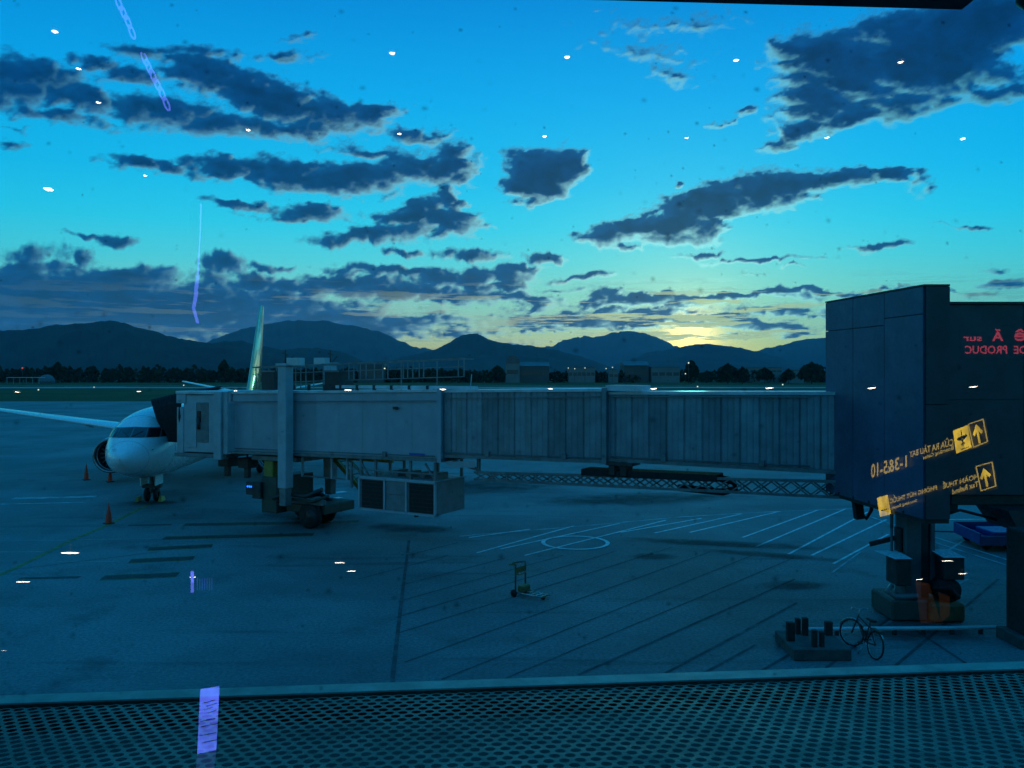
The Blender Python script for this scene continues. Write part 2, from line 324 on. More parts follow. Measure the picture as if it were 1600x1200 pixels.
def dome():
    az = np.radians(np.concatenate([np.arange(-180, -36, 2.5), np.arange(-36, 36, .11), np.arange(36, 180.01, 2.5)]))
    el = np.radians(np.concatenate([np.arange(-4, -1, 1.0), np.arange(-1, 27, .10), np.arange(27, 90.01, 2.1)]))
    AZ, EL = np.meshgrid(az, el); D = np.stack([np.sin(AZ) * np.cos(EL), np.cos(AZ) * np.cos(EL), np.sin(EL)], -1).reshape(-1, 3)
    n_a, n_e = len(az), len(el)
    N = D * [34, 34, 50]; N = N * (1 + 0 * D[:, :1]); N[:, 2] = N[:, 2] * (1 + .8 * np.clip((.16 - D[:, 2]) / .1, 0, 1))
    w1 = fbm(N * .55, 5, 3); w2 = fbm(N * .55 + 91, 5, 11); e1 = fbm(N * 1.3, 6, 23, .54); e2 = fbm(N * 3.2 + 5, 5, 41, .6)
    front = D[:, 1] > .2; dy = np.where(front, D[:, 1], 1)
    w3 = fbm(N * 2.4 + 33, 4, 61); w4 = fbm(N * 2.4 + 77, 4, 71)
    X = CX + F * D[:, 0] / dy + w1 * 44 + w3 * 20; Y = HY - F * D[:, 2] / dy + w2 * 20 + w4 * 9
    fld = np.full(len(D), -1.2)
    for cx, cy, rx, ry, t, wt in CL:
        ca, sa = math.cos(R(t)), math.sin(R(t)); dx = X - cx; dY = Y - cy
        q = np.sqrt(((dx * ca + dY * sa) / (rx * 1.12)) ** 2 + ((-dx * sa + dY * ca) / (ry * 1.2)) ** 2)
        fld = np.maximum(fld, 0) * .0 + np.maximum(fld, (1 - q) * wt) + np.clip((1.15 - q), 0, 1) * .10 * wt
    # beyond the frame the same kind of broken cloud goes on
    az_d = np.degrees(np.arctan2(D[:, 0], D[:, 1])); el_d = np.degrees(np.arcsin(D[:, 2]))
    out = np.clip(np.maximum((np.abs(az_d) - 31.5) / 5, (el_d - 25) / 4), 0, 1)
    free = fbm(D * [4, 4, 13] + 7, 6, 77, .55) * 2.3 + .12
    fld = np.where(front, fld, -1.2) * (1 - out) + (free - .55) * out
    fld = fld + e1 * .62 + e2 * .34
    Fg = fld.reshape(n_e, n_a); Sx = (AZ - SUN_AZ); Sy = (EL - SUN_EL); L_ = np.sqrt(Sx ** 2 + Sy ** 2) + 1e-3
    sm = Fg.copy()
    for _ in range(6): sm[1:-1, 1:-1] = (sm[1:-1, 1:-1] * 2 + sm[:-2, 1:-1] + sm[2:, 1:-1] + sm[1:-1, :-2] + sm[1:-1, 2:]) / 6
    ge = np.gradient(sm, axis=0) / np.gradient(EL, axis=0); ga = np.gradient(sm, axis=1) / np.gradient(AZ, axis=1)
    sunny = np.clip((ge * Sy + ga * Sx) / L_ / 15.0, 0, 1).reshape(-1)      # edges that face the low sun
    me = bpy.data.meshes.new('sky'); RD = 60000.0
    V = D * RD
    i = np.arange((n_e - 1) * (n_a - 1)); r0 = i // (n_a - 1); c0 = i % (n_a - 1); a = r0 * n_a + c0
    Q = np.stack([a, a + n_a, a + n_a + 1, a + 1], 1)
    me.vertices.add(len(V)); me.vertices.foreach_set('co', V.astype(np.float32).ravel())
    me.loops.add(Q.size); me.loops.foreach_set('vertex_index', Q.astype(np.int32).ravel())
    me.polygons.add(len(Q)); me.polygons.foreach_set('loop_start', np.arange(0, Q.size, 4, dtype=np.int32))
    me.polygons.foreach_set('use_smooth', np.ones(len(Q), dtype=bool))
    me.update(calc_edges=True)
    at = me.attributes.new('cloud_field', 'FLOAT', 'POINT'); at.data.foreach_set('value', fld.astype(np.float32))
    at = me.attributes.new('sunny_side', 'FLOAT', 'POINT'); at.data.foreach_set('value', sunny.astype(np.float32))
    m = bpy.data.materials.new('cloud_layer'); m.use_nodes = True; t = NT(m.node_tree)
    at = t.n('ShaderNodeAttribute', attribute_name='cloud_field').outputs['Fac']
    dn = t.vmath('NORMALIZE', t.n('ShaderNodeTexCoord').outputs['Object'])
    mp = t.n('ShaderNodeMapping'); t.put(mp.inputs[0], dn); mp.inputs['Scale'].default_value = (1, 1, 1.5)
    fine = t.noise(mp.outputs[0], 110, 6, .60); mid = t.noise(mp.outputs[0], 42, 5, .6)
    f = t.math('ADD', at, t.math('MULTIPLY', t.math('SUBTRACT', fine, .5), .62))
    f = t.math('ADD', f, t.math('MULTIPLY', t.math('SUBTRACT', mid, .5), .35))
    op = t.smooth(f, -.20, .50)
    sp = t.n('ShaderNodeSeparateXYZ'); t.put(sp.inputs[0], dn); z = sp.outputs[2]
    a_ = t.math('ARCCOSINE', t.math('MINIMUM', t.vmath('DOT_PRODUCT', dn, tuple(SUN), out=1), .99999))
    near = t.math('EXPONENT', t.math('DIVIDE', a_, -.17)); wide = t.math('EXPONENT', t.math('DIVIDE', a_, -.33))
    body = t.ramp(t.math('MAXIMUM', z, 0.0), [(0, (.010, .072, .150)), (.08, (.010, .062, .138)), (.2, (.010, .046, .115)), (.45, (.008, .046, .128)), (1, (.012, .05, .14))])
    mott = t.smooth(t.noise(mp.outputs[0], 34, 6, .62), .28, .74, .62, 1.5)
    body = t.vmath('SCALE', body, mott)
    thin = t.smooth(f, 1.3, .25)
    body = t.mix(t.math('MULTIPLY', thin, .62), body, (.035, .15, .31, 1))
    rim = t.math('MULTIPLY', t.smooth(f, .42, .10), t.math('ADD', t.math('MULTIPLY', near, 2.2), t.math('MULTIPLY', wide, .55)))
    sd = t.n('ShaderNodeAttribute', attribute_name='sunny_side').outputs['Fac']
    rim = t.math('ADD', t.math('MULTIPLY', rim, .6), t.math('MULTIPLY', t.math('MULTIPLY', sd, t.smooth(f, 1.0, .1)), t.math('ADD', t.math('MULTIPLY', wide, 2.4), .10)))
    lit = t.vmath('SCALE', (4.2, .66, .34), rim)
    core = t.vmath('SCALE', (1.6, .22, .08), t.math('MULTIPLY', near, .55))
    # thin sunlit streaks low over the horizon
    mps = t.n('ShaderNodeMapping'); t.put(mps.inputs[0], dn); mps.inputs['Scale'].default_value = (1, 1, 13)
    stn = t.smooth(t.noise(mps.outputs[0], 8.5, 8, .64), .52, .58)
    band = t.math('MULTIPLY', t.smooth(z, .010, .03), t.smooth(z, .12, .07))
    stk = t.math('MULTIPLY', t.math('MULTIPLY', stn, band), t.math('EXPONENT', t.math('DIVIDE', a_, -.21)), clamp=True)
    stk = t.math('MULTIPLY', stk, 1.6, clamp=True)
    colr = t.mix(stk, t.vmath('ADD', t.vmath('ADD', body, lit), core), (14.0, 1.42, .42, 1))
    op = t.math('MAXIMUM', op, stk)
    em = t.n('ShaderNodeEmission'); t.put(em.inputs[0], colr); em.inputs[1].default_value = 1
    mx = t.n('ShaderNodeMixShader'); t.put(mx.inputs[0], t.math('MULTIPLY', op, .97)); t.put(mx.inputs[1], t.n('ShaderNodeBsdfTransparent').outputs[0]); t.put(mx.inputs[2], em.outputs[0])
    t.put(t.n('ShaderNodeOutputMaterial').inputs[0], mx.outputs[0]); m.cycles.emission_sampling = 'NONE'
    me.materials.append(m)
    o = link('sky', me, kind='structure', label='evening sky with dark broken clouds over a yellow horizon'); o.location = (0, 0, HC)
dome()

# ------------------------------------------------------------------ ground
gnd = MB().quad((-20500, -200, -.03), (20500, -200, -.03), (20500, 14700, -.03), (-20500, 14700, -.03)).build('ground', M['grass'], kind='structure', label='flat grass airfield')
apron = MB().quad((-260, -60, 0), (300, -60, 0), (300, 211, 0), (-260, 211, 0)).build('apron', M['concrete'], kind='structure', label='blue grey concrete aircraft apron with painted lines')
MB().quad((-1500, 392, 0), (1500, 398, 0), (1500, 436, 0), (-1500, 430, 0)).build('taxiway', M['taxi'], kind='structure', label='far taxiway strip crossing the grass')
MB().quad((-1500, 470, 0), (1500, 476, 0), (1500, 482, 0), (-1500, 476, 0)).build('service_road', M['taxi'], kind='structure', label='narrow road at the foot of the treeline')

def strip(name, pts, wd, m, z=.004, parent=apron):
    b = MB(); P = [Vector((p[0], p[1], 0)) for p in pts]; L = []; Rr = []
    for i, p in enumerate(P):
        d = (P[min(i + 1, len(P) - 1)] - P[max(i - 1, 0)]).normalized(); n = Vector((-d.y, d.x, 0)) * wd / 2
        L.append((p.x + n.x, p.y + n.y, z)); Rr.append((p.x - n.x, p.y - n.y, z))
    for i in range(len(P) - 1): b.quad(Rr[i], Rr[i + 1], L[i + 1], L[i])
    return b.build(name, m, parent)
def gl(name, pxs, wd, m, z=.004): return strip(name, [G(x, y) for x, y in pxs], wd, m, z)
# parking box edge and its hatching
gl('painted_line', [(718,838),(760,834),(800,831),(860,826),(920,821),(985,815),(1060,808),(1140,803),(1220,799),(1330,795),(1400,791)], .13, M['oldpaint'])
H1 = [((733,840),(828,827)), ((745,864),(896,822)), ((782,858),(968,818)), ((820,868),(1040,813)), ((970,832),(1096,810)), ((1023,833),(1159,803)), ((1078,832),(1219,799)),
      ((1160,840),(1278,797)), ((1182,854),(1322,795)), ((1232,866),(1356,800)), ((1268,868),(1385,812)), ((1302,881),(1388,835))]
for a, b in H1: gl('painted_line', [a, b], .11, M['paint'], .008)
H2 = [((560,905),(700,868)),((636,868),(715,848)),((625,915),(790,872)),((622,940),(880,868)),((618,965),(960,862)),((620,990),(1050,855)),((632,1035),(1110,862)),((690,1062),(1175,868)),((790,1060),(1240,872)),
      ((905,1054),(1242,905)),((1040,1052),(1245,942)),((1190,1048),(1300,985)),((1290,1045),(1400,958)),((1400,1040),(1560,905)),((1545,1060),(1430,985)),((1100,1052),(1180,1008))]
for i, (a, b) in enumerate(H2): gl('joint_line', [a, b], .05 if i < 9 else .09, M['joint'], .008)
gl('painted_line', [(1400,912),(1510,842)], .10, M['oldpaint'], .008); gl('painted_line', [(1380,978),(1512,905)], .10, M['oldpaint'], .008)
gl('painted_line', [(1300,895),(1345,862)], .08, M['oldpaint'], .008)
gl('joint_line', [(639,845),(626,950),(610,1090),(600,1180)], .11, M['joint'], .012)
gl('painted_line', [(1455,838),(1600,883)], .12, M['oldpaint'], .012); gl('painted_line', [(1455,846),(1600,892)], .10, M['oldpaint'], .012)
gl('painted_line', [(1480,812),(1600,811)], .14, M['paint'], .012)
gl('painted_line', [(1355,806),(1402,822)], .12, M['oldpaint'], .012)
# stop bars to the left
for a, b in [((288,820),(560,815)),((256,841),(490,835)),((232,858),(332,853)),((203,877),(303,872)),((160,903),(278,898))]:
    d = 0.62; p, q = G(*a), G(*b)
    strip('stop_bar_edge', [p, q], d + .16, M['yellowpaint'], .006); strip('stop_bar', [p, q], d, M['blackpaint'], .010)
gl('stop_bar', [(30,904),(125,902)], .25, M['blackpaint'], .008); gl('stop_bar', [(200,821),(268,820)], .25, M['blackpaint'], .008)
gl('painted_line', [(20,779),(150,776)], .62, M['oldpaint'], .008); gl('painted_line', [(0,788),(130,785)], .22, M['oldpaint'], .008)
gl('painted_line', [(30,889),(250,862),(265,800)][:2], .04, M['joint'], .006)
gl('painted_line', [(-60,925),(28,886),(110,845),(165,822),(205,802),(240,785)], .22, M['yellowpaint'], .006)
gl('painted_line', [(500,772),(540,768)], .5, M['paint'], .008); gl('painted_line', [(517,780),(533,777)], .4, M['paint'], .008)
for x0, x1, y in [(0,110,845),(90,190,878),(-60,70,863),(120,240,843)]: gl('joint_line', [(x0, y), (x1, y - 1)], .05, M['oldpaint'], .005)
cc = G(899, 848); ring = [(cc.x + 1.36 * math.cos(a * math.pi / 24), cc.y + 1.36 * math.sin(a * math.pi / 24)) for a in range(49)]
strip('painted_circle', ring, .17, M['paint'], .016)
# soft ragged ground stains, with contact shade painted in under bridge and wheels
sm_ = bpy.data.materials.new('stain_and_shade'); sm_.use_nodes = True; t = NT(sm_.node_tree)
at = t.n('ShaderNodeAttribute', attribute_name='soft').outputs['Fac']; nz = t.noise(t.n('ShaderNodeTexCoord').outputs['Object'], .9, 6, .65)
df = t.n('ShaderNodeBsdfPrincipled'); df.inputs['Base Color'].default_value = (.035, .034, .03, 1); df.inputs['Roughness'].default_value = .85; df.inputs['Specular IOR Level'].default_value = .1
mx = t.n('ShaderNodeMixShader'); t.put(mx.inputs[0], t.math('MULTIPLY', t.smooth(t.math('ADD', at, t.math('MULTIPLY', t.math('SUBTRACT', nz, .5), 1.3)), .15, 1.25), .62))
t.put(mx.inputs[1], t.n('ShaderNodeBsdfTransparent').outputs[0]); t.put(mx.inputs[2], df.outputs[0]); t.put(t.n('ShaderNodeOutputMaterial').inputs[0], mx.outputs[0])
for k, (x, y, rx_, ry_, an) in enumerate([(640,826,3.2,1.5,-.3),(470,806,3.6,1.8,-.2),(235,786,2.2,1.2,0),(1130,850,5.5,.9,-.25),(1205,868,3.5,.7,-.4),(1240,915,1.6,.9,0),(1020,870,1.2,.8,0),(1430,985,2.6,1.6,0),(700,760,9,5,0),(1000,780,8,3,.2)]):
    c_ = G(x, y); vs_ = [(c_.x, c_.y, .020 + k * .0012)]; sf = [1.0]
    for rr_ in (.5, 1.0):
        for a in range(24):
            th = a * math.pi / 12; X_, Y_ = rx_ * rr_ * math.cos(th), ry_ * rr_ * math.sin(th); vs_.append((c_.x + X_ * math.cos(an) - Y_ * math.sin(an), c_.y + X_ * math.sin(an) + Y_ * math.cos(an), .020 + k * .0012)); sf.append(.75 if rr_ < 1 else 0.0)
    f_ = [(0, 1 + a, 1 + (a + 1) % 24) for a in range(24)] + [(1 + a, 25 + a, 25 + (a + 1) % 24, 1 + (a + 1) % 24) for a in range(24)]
    me = bpy.data.meshes.new('stain_and_shade'); me.from_pydata(vs_, [], f_); me.attributes.new('soft', 'FLOAT', 'POINT').data.foreach_set('value', sf); me.materials.append(sm_); link('stain_and_shade', me, apron)
gl('painted_line', [(100,604.6),(195,604.4)], 3.0, M['paint'], .012)

# ------------------------------------------------------------------ mountains
def ridge(name, pts, d, depth, seed, label, jag=1.0):
    xs = np.array([p[0] for p in pts], float); ys = np.array([p[1] for p in pts], float)
    nx = int((xs[-1] - xs[0]) / 1.6) + 2; gx = np.linspace(xs[0], xs[-1], nx); gy = np.interp(gx, xs, ys)
    W = (gx - CX) / F * d; Hh = (HY - gy) / F * d + HC
    crest = np.stack([gx / 9, gx * 0 + seed, gx * 0], 1); Hh = Hh + (fbm(crest, 4, seed + 9, .7) * 2.4 + fbm(crest * .25, 3, seed + 19) * 3) / F * d * jag * np.clip((HY - gy) / 30, 0, 1)
    rows = np.linspace(-1, 1, 34); ampl = depth
    V = []
    for t in rows:
        yy = np.full(nx, d + t * ampl)
        prof = (1 - abs(t)) ** 1.15 if t < 0 else (1 - t) ** 1.1
        P = np.stack([W / (d * .035), yy / (d * .035), np.full(nx, seed * 3.1)], 1)
        spur = fbm(P, 5, seed, .55)
        k = 1 - abs(t) ** .8 if abs(t) > 0 else 1
        h = Hh * prof * (1 + .55 * spur * (1 - prof) * 1.6) if t != 0 else Hh
        fine = fbm(P * 6, 4, seed + 50) * Hh.max() * .016 * jag
        h = np.maximum(h + fine * (prof > 0), -20 if abs(t) == 1 else -5)
        # keep the skyline: nothing in front may stand above the sight line over the crest
        lim = HC + (Hh - HC) * (yy / d)
        if t < 0: h = np.minimum(h, lim * .995)
        V.append(np.stack([W * (yy / d), yy, h], 1))
    V = np.concatenate(V); nr = len(rows)
    i = np.arange((nr - 1) * (nx - 1)); r0 = i // (nx - 1); c0 = i % (nx - 1); a = r0 * nx + c0
    Q = np.stack([a, a + 1, a + nx + 1, a + nx], 1)
    me = bpy.data.meshes.new(name); me.from_pydata(V.tolist(), [], Q.tolist()); me.materials.append(M['hill'])
    me.polygons.foreach_set('use_smooth', [True] * len(Q)); me.update()
    return link(name, me, kind='structure', label=label)
ridge('mountain', [(-700,545),(-400,520),(-200,528),(-60,516),(0,514),(60,511),(105,504),(140,501),(175,499),(205,505),(235,514),(262,523),(290,529),(330,534),(375,541),(420,552),(470,566),(520,580)], 4200, 900, 1, 'dark wooded hill at the left edge')
ridge('mountain', [(250,560),(300,545),(340,534),(375,531),(405,537),(440,545),(470,541),(500,542),(530,548),(560,560),(590,574),(620,583)], 4900, 800, 2, 'low dark ridge behind the tail fin')
ridge('mountain', [(230,575),(290,545),(340,527),(370,515),(400,507),(440,498),(475,497),(505,497),(535,504),(560,507),(592,514),(615,528),(640,538),(675,550),(720,562),(780,580)], 9500, 1700, 3, 'long flat topped blue mountain left of centre')
ridge('mountain', [(480,585),(560,569),(600,563),(640,554),(680,545),(705,533),(722,524),(735,520),(745,521),(765,530),(800,536),(835,540),(870,546),(905,555),(940,568),(975,582)], 6000, 1000, 4, 'dark mountain with a small peak in the centre')
ridge('mountain', [(560,560),(620,546),(650,541),(690,543),(760,546),(820,540),(862,539),(880,531),(900,527),(915,522),(925,526),(940,525),(960,517),(985,515),(1010,518),(1030,527),(1050,538),(1085,548),(1130,560),(1180,575)], 12500, 1900, 5, 'far jagged mountain left of the setting sun', 1.6)
ridge('mountain', [(930,584),(960,570),(985,560),(1010,551),(1045,543),(1080,538),(1110,535),(1140,537),(1165,543),(1195,549),(1225,561),(1255,572),(1290,584)], 7600, 1100, 6, 'rounded hill below the setting sun')
ridge('mountain', [(1100,580),(1150,560),(1190,545),(1215,540),(1245,532),(1275,527),(1300,523),(1360,512),(1450,520),(1600,505),(1800,530),(2100,520),(2300,560)], 10500, 1700, 7, 'blue mountain running behind the bridge rotunda')

# ------------------------------------------------------------------ air
hz = bpy.data.materials.new('haze'); hz.use_nodes = True; t = NT(hz.node_tree)
pv = t.n('ShaderNodeVolumePrincipled'); pv.inputs['Color'].default_value = (.55, .78, 1, 1); pv.inputs['Density'].default_value = 4.6e-5; pv.inputs['Anisotropy'].default_value = .2
t.put(t.n('ShaderNodeOutputMaterial').inputs['Volume'], pv.outputs[0])
MB().box(-21000, 21000, -3000, 14800, -1.5, 980).build('haze', hz, kind='stuff')

# ------------------------------------------------------------------ far trees and buildings
def foliage(b, x, y, h, w_, n, base=.12, z0=0.0):
    for _ in range(n):
        a = random.uniform(0, 2 * math.pi); t = random.random() ** .8; rr = w_ * .5 * math.sin(math.pi * min(1, .18 + t * .86)) ** .6 * random.uniform(.35, 1)
        px = x + rr * math.cos(a); py = y + rr * math.sin(a); pz = z0 + h * (base + (1 - base) * t)
        s = random.uniform(.05, .12) * (h + w_) * .5; u = Vector((random.gauss(0, 1), random.gauss(0, 1), random.gauss(0, 1))).normalized(); v = u.orthogonal().normalized() * s; q = u.cross(v)
        c_ = Vector((px, py, pz)); b.add([c_ - v - q * .6, c_ + v - q, c_ + v * .7 + q, c_ - v + q * .8], [(0, 1, 2, 3)])
tl = MB()
x = -420.0
while x < 430:
    px = CX + x / 640 * F
    base_h = np.interp(px, [-60, 0, 90, 250, 420, 560, 700, 800, 930, 960, 1060, 1130, 1180, 1230, 1300, 1700], [11, 11, 13, 12, 11, 12, 12, 8, 10, 7, 7, 10, 8, 8, 11, 11])
    h = base_h * random.uniform(.74, .96) + (random.random() < .03) * 3; y = random.uniform(630, 665)
    foliage(tl, x, y, h, random.uniform(7, 12), 60, .0); x += random.uniform(.9, 2.2)
tl.build('treeline', M['leaf'], kind='stuff', label='dark belt of trees beyond the airfield grass')

def tree(px, base_y, top_y, wpx, d, label, n=170):
    z = 0.0; xx = (px - CX) / F * d; h = (HC + (HY - top_y) / F * d) * .92; wd = wpx / F * d
    r = empty('broadleaf_tree', (xx, d, 0), label=label, cat='tree', group='single trees on the far side of the airfield')
    tb = MB().tube([(0, 0, -.1), (.1, 0, h * .3), (-.1, .1, h * .62)], [h * .03, h * .024, h * .012], 7)
    for k in range(5):
        a = k * 1.3; tb.tube([(0, 0, h * (.3 + .05 * k)), (wd * .28 * math.cos(a), wd * .28 * math.sin(a), h * (.55 + .06 * k))], [h * .012, h * .005], 5)
    tb.build('trunk', M['bark'], r)
    b = MB(); foliage(b, 0, 0, h, wd, n * 2, .28); b.build('crown', M['leaf'], r)
for a in [(1080,592,562,22,560,'tall round tree on the airfield edge right of the low sun'), (1137,592,568,34,560,'broad dark tree left of the pale far houses'),
          (1160,593,573,22,555,'smaller tree touching the broad dark tree on its right'),
          (1268,593,566,44,540,'big dark tree beside the rotunda corner'), (1195,592,574,26,565,'low tree in front of the pale far houses'),
          (1232,592,576,20,570,'small tree left of the big tree by the rotunda'), (777,593,571,24,600,'round tree beside the white hangar'),
          (90,594,565,20,610,'tree rising above the treeline at the far left'), (350,594,561,18,600,'pointed tree above the treeline left of the tail fin')]:
    tree(*a)

def building(px0, px1, top_y, d, m, label, depth=18, roof='flat', win=(4, 1), name='far_building'):
    x0 = (px0 - CX) / F * d; x1 = (px1 - CX) / F * d; h = HC + (HY - top_y) / F * d; wd = x1 - x0
    r = empty(name, (x0, d, 0), label=label, cat='building')
    MB().box(0, wd, 0, depth, -.05, h).build('wall', m, r)
    if roof == 'gable':
        MB().add([(-.4, -.6, h), (wd + .4, -.6, h), (wd + .4, depth + .6, h), (-.4, depth + .6, h), (-.4, depth / 2, h + depth * .13), (wd + .4, depth / 2, h + depth * .13)],
                 [(0, 1, 5, 4), (3, 4, 5, 2), (0, 4, 3), (1, 2, 5), (0, 3, 2, 1)]).build('roof', M['roofgrey'], r)
    elif roof == 'arch':
        n = 10; pr = [(wd / 2 - wd / 2 * math.cos(math.pi * k / n), h - .05 + h * .45 * math.sin(math.pi * k / n)) for k in range(n + 1)]
        b = MB(); b.m = Matrix.Translation((0, depth + .2, 0)) @ Matrix.Rotation(R(90), 4, 'X'); b.prism(pr, 0, depth + .4); b.build('roof', M['roofgrey'], r)
    else: MB().box(-.25, wd + .25, -.25, depth + .25, h, h + .5).build('roof', M['roofgrey'], r)
    nw, nf = win
    for j in range(nf):
        for i in range(nw):
            cx = wd * (i + .5) / nw; ww = wd / nw * .8; z0 = h * (j + .45) / nf; zh = h / nf * .22
            MB().box(cx - ww / 2, cx + ww / 2, -.06, .02, z0, z0 + zh).build('window', M['winfar'], r)
    return r
building(790,812,568,625,M['wallpale'],'white hangar end wall beyond the treeline left of centre',30,'arch',(1,1),'hangar')
building(812,858,572,628,M['wallgrey'],'long low grey shed right of the white hangar',24,'gable',(5,1),'shed')
building(888,930,574,626,M['wallpale'],'pale shed with lit strip behind the trees',20,'flat',(6,1),'shed')
building(952,966,578,615,M['wallpale'],'small lit kiosk left of the warehouses',8,'flat',(2,1),'kiosk')
building(976,1014,571,632,M['wallgrey'],'grey warehouse below the far jagged mountain',26,'gable',(3,1),'warehouse')
building(1018,1062,574,628,M['wallpale'],'pale warehouse below the setting sun',24,'flat',(4,1),'warehouse')
building(1172,1222,575,632,M['wallpale'],'pale two storey house row right of the broad tree',14,'flat',(6,2),'house_row')
building(1236,1256,579,606,M['wallpale'],'small square pale house with dark windows',10,'flat',(2,1),'house')
building(560,600,570,628,M['wallgrey'],'grey house seen through the roof railing',12,'flat',(4,1),'house')
# lit shop front of the kiosk, low shed with bright roof and dome at the far left
r = empty('open_shelter', tuple(G(10, 600)), label='long low open shelter with pale roof at the far left', cat='shelter')
d = G(10, 600).y; Wd = 50 / F * d
MB().box(0, Wd, 0, 8, HC + (HY - 589.5) / F * d - .3, HC + (HY - 589.5) / F * d).build('roof', M['roofpaint'], r)
for k in range(6): MB().box(Wd * k / 5 - .2, Wd * k / 5 + .2, .5, .9, 0, HC + (HY - 589.5) / F * d - .3).build('post', M['frame'], r)
r = empty('radome', tuple(G(73, 599)), label='round pale dome beside the open shelter', cat='dome')
MB().lathe([(5.2 * math.cos(a * math.pi / 16), 1.5 + 4.6 * math.sin(a * math.pi / 16)) for a in range(9)], 20).build('shell', M['roofgrey'], r)
MB().lathe([(5.2, -.1), (5.2, 1.5)], 20).build('base', M['wallgrey'], r)
def fieldlamp(p, rad, m, label, h=None):
    r = empty('airfield_lamp', (p[0], p[1], 0), label=label, cat='lamp')
    z = p[2]; MB().tube([(0, 0, 0), (0, 0, z)], rad * .3, 6).build('post', M['dark'], r)
    MB().lathe([(rad * math.cos(a * math.pi / 8), z + rad * math.sin(a * math.pi / 8)) for a in range(-4, 5)], 10).build('lens', m, r)
fieldlamp(A(60, 609, 330), .28, FIELD, 'small white airfield lamp left of the taxiway stripe'); fieldlamp(A(147, 605, 380), .24, FIELD, 'tiny airfield lamp above the starboard wing')
fieldlamp(A(287, 602, 400), .28, FIELD, 'tiny airfield lamp near the aircraft tailplane'); fieldlamp(A(35, 575, 600), .55, REDL, 'red beacon above the far left shelter')
fieldlamp(A(601, 576, 600), .6, FIELD, 'white lamp among the trees seen through the roof railing'); fieldlamp(A(1076, 567, 540), .5, FIELD, 'white lamp in the tall round tree')
fieldlamp(A(1071, 584, 540), .4, FIELD, 'white lamp low under the tall round tree')
for k, (x0, y0) in enumerate([(947,576),(957,574),(888,575),(898,576),(914,575),(1090,604),(1223,601)]):
    fieldlamp(A(x0, y0, 580 if y0 < 590 else 420), .35, FIELD, ['white lamp left of the lit kiosk','white lamp over the lit kiosk','left lamp on the pale shed','middle lamp on the pale shed','right lamp on the pale shed','lamp beside the taxiway under the sun','lamp beside the taxiway near the rotunda'][k])

# ------------------------------------------------------------------ aircraft
ax = Vector((-.107, .994, 0)).normalized(); NOSE = Vector((-19.57, 41.5, 0))
AM = Matrix(((-ax.y, ax.x, 0, NOSE.x), (ax.x, ax.y, 0, NOSE.y), (0, 0, 1, 0), (0, 0, 0, 1)))   # local x = starboard, local y = aft
plane = bpy.data.objects.new('airliner', None); COL.objects.link(plane); plane.matrix_world = AM
tag(plane, 'white twin engine airliner docked at the jet bridge with pale, sunset-gilded tail fin', 'airplane')
ST = [0, .12, .35, .7, 1.1, 1.6, 2.2, 2.9, 3.7, 4.8, 6.2, 8, 26, 28, 30, 32, 34, 36, 37.4]
HW = [.02, .28, .52, .80, 1.03, 1.27, 1.49, 1.68, 1.82, 1.92, 1.965, 1.975, 1.975, 1.92, 1.72, 1.42, 1.05, .6, .25]
TP = [2.88, 3.08, 3.24, 3.44, 3.64, 3.92, 4.32, 4.72, 5.00, 5.18, 5.28, 5.32, 5.32, 5.32, 5.30, 5.25, 5.18, 5.05, 4.9]
BT = [2.82, 2.58, 2.38, 2.15, 1.97, 1.81, 1.66, 1.55, 1.46, 1.40, 1.37, 1.36, 1.36, 1.48, 1.85, 2.4, 3.05, 3.8, 4.4]
fi = lambda a, s: float(np.interp(s, ST, a))
def ring_pt(s, th, off=0):
    hw = fi(HW, s) + off; tp = fi(TP, s) + off; bt = fi(BT, s) - off; zc = (tp + bt) / 2; hh = (tp - bt) / 2
    return Vector((hw * math.sin(th), s, zc + hh * math.cos(th)))
ss = sorted(set(list(np.linspace(0, 1, 9) ** 2 * 8) + ST + list(range(9, 37, 2)))); NR = 40; b = MB()
vs = [ring_pt(s, 2 * math.pi * k / NR) for s in ss for k in range(NR)]
b.add(vs, [(i * NR + k, (i + 1) * NR + k, (i + 1) * NR + (k + 1) % NR, i * NR + (k + 1) % NR) for i in range(len(ss) - 1) for k in range(NR)], True)
fus = b.build('fuselage', M['white'], plane)
def surf(lat, z):                                       # the station where the nose skin passes a given side offset and height
    lo, hi = .02, 6.0
    for _ in range(30):
        s = (lo + hi) / 2; hw = fi(HW, s); tp = fi(TP, s); bt = fi(BT, s); q = (lat / hw) ** 2 + ((z - (tp + bt) / 2) / ((tp - bt) / 2)) ** 2
        lo, hi = (s, hi) if q > 1 else (lo, s)
    return Vector((lat, lo, z))
def npatch(name, corners, m, off, parent, n=6):         # corners (lat, z): bl, br, tr, tl
    b = MB(); vs = []
    for j in range(n + 1):
        for i in range(n + 1):
            u, v = i / n, j / n; p = [(1-u)*(1-v)*corners[0][k] + u*(1-v)*corners[1][k] + u*v*corners[2][k] + (1-u)*v*corners[3][k] for k in (0, 1)]
            q = surf(*p); nrm = Vector((q.x * .5, -1.0 if q.y < 2.5 else -.5, max(0, q.z - 3.2) * .7)).normalized(); vs.append(q + nrm * off)
    b.add(vs, [(j*(n+1)+i, j*(n+1)+i+1, (j+1)*(n+1)+i+1, (j+1)*(n+1)+i) for j in range(n) for i in range(n)], True)
    return b.build(name, m, parent)
